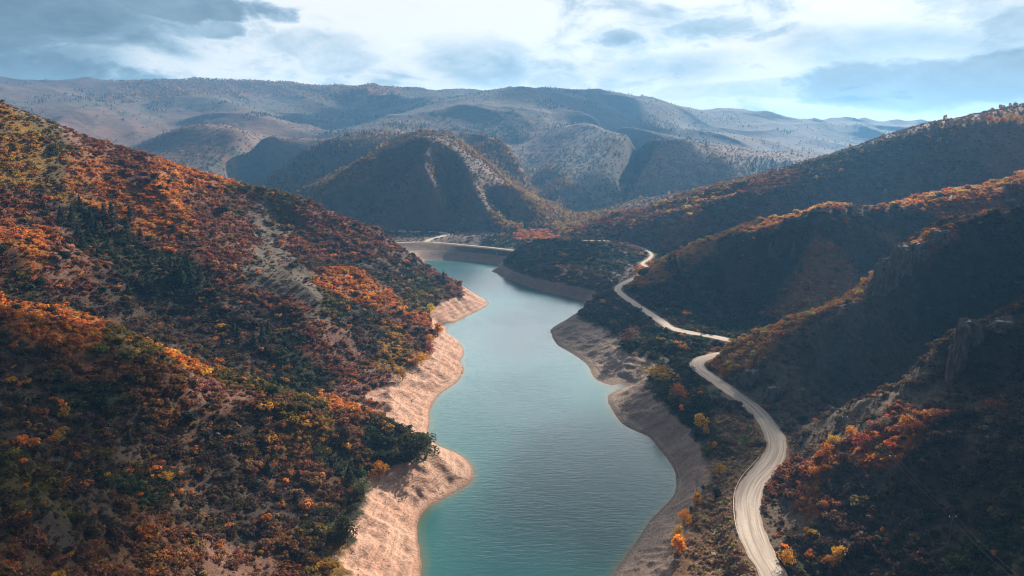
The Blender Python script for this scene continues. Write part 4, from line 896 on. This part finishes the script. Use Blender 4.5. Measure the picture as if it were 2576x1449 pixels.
for f,p,form,colr,lab,wd in T: tree(*FN[f](*p),form,colr,lab,'tree' if form!='juniper' else 'juniper',None,wd)
# oaks along the skyline ridge at upper right
for k in range(12):
    px=2386+k*17; py=np.interp(px,[2386,2457,2576],[320,311,302])
    tree(px,py+3,15+5*(k%3==0)+(k*7%4),'broad','orange' if k>5 else 'brown','%s oak on the skyline of the ridge at upper right'%('rusty orange' if k>5 else 'dark brown'),'tree','oaks on the skyline ridge at upper right',1.3)
# trees round the gravel lot
for x,y,h,lab in ((600,345,80,'dark bush in front of the gravel lot near the trailer'),(1088,335,65,'small dark tree on the edge of the gravel lot'),(1290,335,60,'grey-green tree right of the small dark one at the gravel lot'),(1120,220,60,'yellowish tree behind the gravel lot')):
    tree(966+x*.1,553.8+y*.1,h*.1,'broad','green' if y>300 else 'palegreen',lab,'tree',None,1.1)
# ---- CRAGS ----
def crag(px,py,hpx,wpx,label,seed,lean=0.,dz=0.):
    q=drop(px,py); dep=q[1]*math.cos(TH)+(CZ-q[2])*math.sin(TH); h=hpx*dep/F; w=wpx*dep/F
    n=26; bm_v=[];Fq=[]; r=np.random.default_rng(seed)
    th,z=np.meshgrid(np.linspace(0,2*np.pi,n*2,endpoint=False),np.linspace(0,1,n),indexing='ij')
    R=(1-.30*z**2)*np.where(z>.93,np.maximum(0,(1-z)/.07)**.5,1)
    cx,cy=np.cos(th)*R,np.sin(th)*R*.8
    f=1+.16*perlin(cx*9,z*14+cy*9,seed+7)+.35*perlin(cx*2.2+seed,cy*2.2+z*.8,seed)+.22*np.round(perlin(th*3.2+seed,z*1.2+seed,seed+1)*3)/3+.10*perlin(th*9,z*7,seed+2)
    ztop=z*(1+.22*perlin(cx*1.5+9,cy*1.5+seed,seed+5)*z)
    P=np.stack([q[0]+cx*f*w/2+lean*z*w,q[1]+cy*f*w/2+w*.25,q[2]-h*.25+ztop*h*1.22+dz],-1)
    idx=np.arange(n*2*n).reshape(n*2,n); i2=np.roll(idx,-1,axis=0); F4=np.stack([idx[:,:-1],i2[:,:-1],i2[:,1:],idx[:,1:]],-1).reshape(-1,4)
    me=bpy.data.meshes.new('rock_outcrop'); me.from_pydata(list(map(tuple,P.reshape(-1,3))),[],[tuple(int(a) for a in f_) for f_ in F4]+[tuple(int(a) for a in idx[:,-1])])
    o=link('rock_outcrop',me,M_ROCK); tag(o,label,'rock'); return o
crag(2222,735,85,60,'steep grey cliff where the sunlit ridge meets the rocky one',11,.2)
crag(2262,700,80,62,'pale-topped cliff block at the lip of the rocky ridge',12,.1)
crag(2312,655,46,56,'low rock step on the rocky ridge above the cliffs',13)
crag(2368,612,32,50,'small rock ledge higher on the rocky ridge',14)
crag(2408,940,125,44,'tall dark crag standing over the lit scree at right',15,.15)
crag(2440,880,78,60,'dark rock wall behind the tall crag',16)
crag(2530,832,22,60,'flat-topped rock ledge near the right edge',17)
crag(1895,965,34,50,'grey rock face in the bank above the shaded road',18)
crag(1950,1005,30,44,'grey rock face lower down the bank above the shaded road',19)
crag(547,1098,9,14,'cluster of white rocks on the near left spur',20)
# stones on the bare banks
xs_,ys_=area_scatter(2.6,-26,24,150,520,.004); zz_=height(xs_,ys_); i,j=cellof(xs_,ys_); ok=(lakez[i,j]>.5)&(zz_>.2)&(zz_<10.5); xs_,ys_,zz_=xs_[ok],ys_[ok],zz_[ok]; n_=len(xs_)
def stone_mesh(seed):
    r=np.random.default_rng(seed); V=unit(r.normal(size=(9,3)))*r.uniform(.7,1,(9,1))*[1,.8,.55]; import bmesh
    b=bmesh.new(); [b.verts.new(v) for v in V]; bmesh.ops.convex_hull(b,input=b.verts); me=bpy.data.meshes.new('stone_kind'); b.to_mesh(me); b.free(); me.materials.append(M_STONE); return me
SO=[bpy.data.objects.new('stone_kind',stone_mesh(k)) for k in range(3)]
s_=rnd.lognormal(math.log(.20),.55,n_)[:,None]*np.ones((1,3)); gn_scatter('stones',np.stack([xs_,ys_,zz_+.02],-1),s_,rnd.uniform(0,6.28,(n_,3)),rnd.integers(0,3,n_),np.ones((n_,4)),'pale angular stones littering the bare reservoir banks','stones',SO)

# ---- GUARD RAIL ----
def railpath(px0,py0,pts): pass
gp=np.array([PZ(x,y,15.5) for x,y in ((1905,1155),(1890,1172),(1878,1192),(1864,1217),(1853,1243),(1845,1272),(1841,1300),(1844,1330),(1850,1350))])
def nearest_off(p):
    d=np.hypot(ROAD[:,0]-p[0],ROAD[:,1]-p[1]); k=int(np.argmin(d)); return k
k0,k1=nearest_off(gp[-1]),nearest_off(gp[0]); RL=ROAD[min(k0,k1):max(k0,k1)+1]; Tt=np.gradient(RL,axis=0);Tt/=np.linalg.norm(Tt[:,:2],axis=1)[:,None]; Nn=np.stack([-Tt[:,1],Tt[:,0],0*Tt[:,0]],-1)
sgn=1 if (RL[0]+Nn[0]*5)[0]<RL[0][0] else -1; RLp=RL+Nn*sgn*4.75
e=bpy.data.objects.new('guard_rail',None); C.objects.link(e); e.location=tuple(RLp[0]); tag(e,'pale steel guard rail on posts along the lake side of the sunlit road','guard rail')
prof=((0,.45),(.05,.50),(.02,.57),(.02,.63),(.05,.70),(0,.76),(-.03,.76),(-.03,.45))
V=[];Fc=[];m=len(prof)
for p,n in zip(RLp,Nn):
    for a,z in prof: V.append(tuple(p-RLp[0]-n*sgn*a+np.array([0,0,z+.02])))
for k in range(len(RLp)-1):
    for c in range(m): Fc.append((k*m+c,k*m+(c+1)%m,(k+1)*m+(c+1)%m,(k+1)*m+c))
me=bpy.data.meshes.new('rail'); me.from_pydata(V,[],Fc); link('rail',me,M_STEEL,e)
sL=np.concatenate([[0],np.cumsum(np.linalg.norm(np.diff(RLp,axis=0),axis=1))]); V=[];Fc=[]; tube(V,Fc,(0,0,-.5),(0,0,.82),.09,.085,8); pm=bpy.data.meshes.new('post'); pm.from_pydata(V,[],Fc); pm.materials.append(M_POLE)
for s in np.arange(.5,sL[-1],3.8):
    p=np.array([np.interp(s,sL,RLp[:,c]) for c in range(3)])-RLp[0]; n=np.array([np.interp(s,sL,Nn[:,c]) for c in range(3)]); o=bpy.data.objects.new('post',pm); C.objects.link(o); o.parent=e; o.location=tuple(p+n*sgn*.14)
# ---- POWER LINE ----
def pole(px,py_top,py_base,label):
    q=drop(px,py_base); dep=q[1]*math.cos(TH)+(CZ-q[2])*math.sin(TH); h=max(7.,min(13.,(py_base-py_top)*dep/F)); e=bpy.data.objects.new('utility_pole',None); C.objects.link(e); e.location=tuple(q); tag(e,label,'utility pole','utility poles')
    V=[];Fc=[]; tube(V,Fc,(0,0,-1),(0,0,h),.17,.11,8); me=bpy.data.meshes.new('shaft'); me.from_pydata(V,[],Fc); link('shaft',me,M_POLE,e)
    V=[];Fc=[]; tube(V,Fc,(-.95,0,h-.5),(.95,0,h-.5),.07,.07,4); me=bpy.data.meshes.new('crossarm'); me.from_pydata(V,[],Fc); link('crossarm',me,M_POLE,e)
    tops=[]
    V=[];Fc=[]; tube(V,Fc,(0,0,-.42),(0,0,-.1),.06,.11,8); tube(V,Fc,(0,0,-.1),(0,0,.05),.11,.05,8); im=bpy.data.meshes.new('insulator'); im.from_pydata(V,[],Fc); im.materials.append(M_CERAMIC)
    for s in(-.85,.85): o=bpy.data.objects.new('insulator',im); C.objects.link(o); o.parent=e; o.location=(s,0,h); tops.append(q+np.array([s,0,h+.03]))
    return tops
poles=[pole(1727,660,690,'utility pole among the conifers above the road bend'),pole(1843,849,872,'utility pole on the nose of the sunlit ridge by the road'),pole(2121,1047,1092,'utility pole on the lit rib right of the road curve'),pole(2237,1142,1215,'utility pole below the lit rib on the dark slope'),pole(2384,1288,1385,'utility pole on the dark slope toward the bottom right')]
last=[PZ(2620,1500,60)+np.array([s,0,0]) for s in(-.85,.85)]
for k in range(len(poles)):
    nxt=poles[k+1] if k+1<len(poles) else last
    e=bpy.data.objects.new('power_line',None); C.objects.link(e); e.location=tuple(poles[k][0]); tag(e,['pair of wires spanning the dark slope to the pole by the road','pair of wires crossing above the road curve to the lit rib','short pair of shiny wires over the lit rib','pair of wires running down the dark slope','pair of wires leaving the photo at bottom right'][k],'power line','spans of the power line')
    for a,b in zip(poles[k],nxt):
        V=[];Fc=[]; n=14; L=np.linalg.norm(b-a); pts=[a+(b-a)*t-np.array([0,0,4*.018*L*t*(1-t)])-poles[k][0] for t in np.linspace(0,1,n)]
        for p,q in zip(pts[:-1],pts[1:]): tube(V,Fc,p,q,.014,.014,5)
        me=bpy.data.meshes.new('wire'); me.from_pydata(V,[],Fc); link('wire',me,M_WIRE,e)
# ---- TRAILER, PICKUP, GATE, BUOY ----
import bmesh
def bmbox(b,c,s,bev=.0):
    r=bmesh.ops.create_cube(b,size=1); bmesh.ops.scale(b,vec=s,verts=r['verts']); bmesh.ops.translate(b,vec=c,verts=r['verts'])
    if bev: bmesh.ops.bevel(b,geom=[e_ for e_ in b.edges if all(v in r['verts'] for v in e_.verts)],offset=bev,segments=3,affect='EDGES',clamp_overlap=True)
def part(name,parent,mat_,boxes):
    b=bmesh.new(); [bmbox(b,*q) for q in boxes]; me=bpy.data.meshes.new(name); b.to_mesh(me); b.free(); return link(name,me,mat_,parent)
def wheel(parent,x,y,r=.36):
    V=[];Fc=[]; tube(V,Fc,(x,y-.11,r),(x,y+.11,r),r,r,16); Fc.append(tuple(range(15,-1,-1))); me=bpy.data.meshes.new('wheel'); me.from_pydata(V,[],Fc); w_=link('wheel',me,M_TYRE,parent)
    V=[];Fc=[]; tube(V,Fc,(x,y-.13,r),(x,y+.13,r),r*.55,r*.55,12); Fc.append(tuple(range(11,-1,-1))); me=bpy.data.meshes.new('rim'); me.from_pydata(V,[],Fc); link('rim',me,M_STEEL,w_)
def vehicle(name,px,py,label,cat,build,rz=0.):
    q=drop(px,py); e=bpy.data.objects.new(name,None); C.objects.link(e); e.location=tuple(q+np.array([0,0,.03])); e.rotation_euler=(0,0,rz); tag(e,label,cat); build(e); return e
def trailer(e):
    part('body',e,M_WHITE,[((0,0,1.75),(7.2,2.4,2.4),.22)]); part('chassis',e,M_POLE,[((0,0,.5),(7.0,2.0,.16)),((4.2,0,.5),(1.5,.12,.12))]); part('awning',e,M_STEEL,[((.4,-1.28,2.75),(3.6,.14,.14))])
    for x in(-2.3,-.6,2.5): part('window',e,M_DARKGLASS,[((x,-1.205,1.95),(1.0,.03,.6))])
    part('door',e,M_DARKGLASS,[((1.1,-1.205,1.5),(.7,.03,1.7))])
    for x in(-.9,0):
        for y in(-1.05,1.05): wheel(e,x,y)
def pickup(e):
    part('body',e,M_WHITE,[((0,0,.80),(5.2,1.85,.62),.10),((.35,0,1.38),(2.0,1.6,.62),.16)]); part('window',e,M_DARKGLASS,[((.35,-.81,1.42),(1.5,.02,.36)),((.35,.81,1.42),(1.5,.02,.36))]); part('windscreen',e,M_DARKGLASS,[((1.365,0,1.42),(.02,1.35,.38))])
    for x in(-1.6,1.6):
        for y in(-.88,.88): wheel(e,x,y)
vehicle('camper_trailer',1012,583.5,'white camper trailer parked at the left end of the gravel lot','trailer',trailer,.05)
vehicle('pickup_truck',1037,585.5,'white pickup truck parked right of the trailer on the gravel lot','pickup',pickup,.4)
q=drop(1248,655.5); q=PZ(1249,651,4.) ; q[2]=hz(q[0],q[1])
e=bpy.data.objects.new('marker_buoy',None); C.objects.link(e); e.location=tuple(q); tag(e,'small white marker buoy stranded on the bare face of the dam','buoy')
b=bmesh.new(); bmesh.ops.create_uvsphere(b,u_segments=16,v_segments=10,radius=.8); bmesh.ops.translate(b,vec=(0,0,.7),verts=b.verts[:]); me=bpy.data.meshes.new('float'); b.to_mesh(me); b.free(); link('float',me,M_WHITE,e)
V=[];Fc=[]; tube(V,Fc,(0,0,1.3),(0,0,2.2),.12,.08,8); me=bpy.data.meshes.new('top_post'); me.from_pydata(V,[],Fc); link('top_post',me,M_WHITE,e)
# boom gate at the road fork
q=drop(1104,607.5); e=bpy.data.objects.new('road_gate',None); C.objects.link(e); e.location=tuple(q); tag(e,'dark pole gate standing at the fork on the dam road','gate')
part('post',e,M_POLE,[((-6,0,.6),(.3,.3,1.5)),((6,0,.6),(.3,.3,1.5))]); part('bar',e,M_POLE,[((0,0,1.1),(12,.14,.16)),((0,0,.7),(12,.10,.10))])
# ---- SHADE CLOUDS (added out of view, each placed to shade a chosen stretch of ground) ----
cm=bpy.data.materials.new('shade_cloud'); cm.use_nodes=True; t=NT(cm.node_tree)
vv=t.new('ShaderNodeVolumePrincipled',i={'Color':(.96,.97,1.,1),'Density':SHADE_CLOUD_D,'Anisotropy':.3}); t.new('ShaderNodeOutputMaterial',i={1:vv.outputs[0]})
cm.cycles.homogeneous_volume=True
SD=rotz_dir(SUN_AZ,SUN_EL)
def shade_cloud(name,gx,gy,gz,rx,ry_,rz_,alt,seed):
    s=(alt-gz)/SD.z; c=(gx+SD.x*s,gy+SD.y*s,alt); b=bmesh.new(); bmesh.ops.create_icosphere(b,subdivisions=5,radius=1)
    P=np.array([v.co[:] for v in b.verts]); f=1+.30*perlin(P[:,0]*1.6+seed,P[:,1]*1.6+P[:,2],seed)+.14*perlin(P[:,0]*4+seed,P[:,1]*4+P[:,2]*3,seed+3)+.06*perlin(P[:,0]*9,P[:,1]*9+P[:,2]*7,seed+5)
    for v,k in zip(b.verts,f): v.co=Vector((v.co.x*k*rx,v.co.y*k*ry_,(v.co.z if v.co.z>0 else v.co.z*.45)*k*rz_))
    me=bpy.data.meshes.new(name); b.to_mesh(me); b.free(); me.polygons.foreach_set('use_smooth',np.ones(len(me.polygons),bool)); o=link(name,me,cm); o.location=c; tag(o,kind='structure'); return o
CL=[(-215,145,50,150,130,45,760,3),(205,140,60,90,110,45,760,5),(420,420,80,190,100,50,900,8),(84,316,15,64,64,36,760,9),(95,560,15,100,80,36,800,12),(40,752,25,80,48,34,850,15),(350,2750,300,380,240,110,1500,21),(380,1560,90,200,120,80,1150,25),(-500,2750,330,260,200,90,1500,27)]
for c_ in CL: shade_cloud('shade_cloud',*c_)

# conifers of the two draws and the skyline oaks: counted from the left
def lr_order(group,fmt):
    L=sorted([o for o in bpy.data.objects if o.get('group')==group],key=lambda o:math.atan2(o.location.x,o.location.y))
    W=['leftmost','second','third','fourth','fifth','sixth','seventh','eighth','ninth','tenth','eleventh','twelfth','thirteenth','fourteenth','fifteenth','sixteenth','seventeenth','eighteenth']
    for k,o in enumerate(L): o['label']=fmt%(W[k] if k==0 else W[k]+' from left')
lr_order(G1,'dark pointed conifer in the shaded draw on the upper left hill, %s')
lr_order('conifers low in the shaded draw behind the near left spur','dark conifer low in the draw behind the near left spur, %s')
lr_order('oaks on the skyline ridge at upper right','dark oak crown on the skyline ridge at upper right, %s')
# ---- say which bush is which: by the single tree it stands next to ----
import re
def short(l):
    l=re.split(r' (?:on|in|at|over|above|from|where|with|along|against|close) (?:the|a|its|his)',l)[0]; return l
cand=[(x,y,short(l)) for x,y,l in REFS]; uniq={}
for c in cand: uniq.setdefault(c[2],[]).append(c)
cand=[v[0] for k,v in uniq.items() if len(v)==1 and 2<=len(k.split())<=8]
cnt={}; ordinal=['nearest','second','third','fourth','fifth','sixth','seventh','eighth','ninth','tenth']
rows=[]
for o,px,py,cw,pw,s in SHR:
    c=min(cand,key=lambda c:(c[0]-px)**2+((c[1]-py)*1.2)**2); dx,dy=px-c[0],(py-c[1])*1.3
    d_='right of' if dx>abs(dy) else 'left of' if -dx>abs(dy) else 'below' if dy>0 else 'above'
    rows.append((math.hypot(dx,dy),o,cw,d_,c[2],pw))
for q in sorted(rows,key=lambda r:r[0]):
    k=(q[2],q[3],q[4]); n_=cnt.get(k,0); cnt[k]=n_+1
    if n_<10:
        l='%s %s scrub oak bush %s the %s'%(ordinal[n_],q[2],q[3],q[4]); l='%s bush %s the %s'%(' '.join(l.split()[:2 if ' ' not in q[2] else 3]),q[3],q[4]) if len(l.split())>16 else l
        q[1]['label']=l
GR={}
for q in SHR: GR.setdefault(q[0]['group'],[]).append(q[0])
# ---- HAZE ----
def box(name,lo,hi):
    me=bpy.data.meshes.new(name); V=[(x,y,z) for z in (lo[2],hi[2]) for y in (lo[1],hi[1]) for x in (lo[0],hi[0])]
    me.from_pydata(V,[],[(0,2,3,1),(4,5,7,6),(0,1,5,4),(2,6,7,3),(0,4,6,2),(1,3,7,5)]); return me
hm=bpy.data.materials.new('haze'); hm.use_nodes=True; t=NT(hm.node_tree)
pvv=t.new('ShaderNodeVolumePrincipled',i={'Color':(.21,.54,1.0,1),'Density':HAZE_D,'Anisotropy':.25}); t.new('ShaderNodeOutputMaterial',i={1:pvv.outputs[0]})
hm.cycles.homogeneous_volume=True
hz_o=link('haze',box('haze',(X.min()-60,-60,-12.6),(X.max()+60,Y.max()+60,max(H.max(),150)+40)),hm); tag(hz_o,'pale blue air haze filling the valley','haze',None,'stuff')
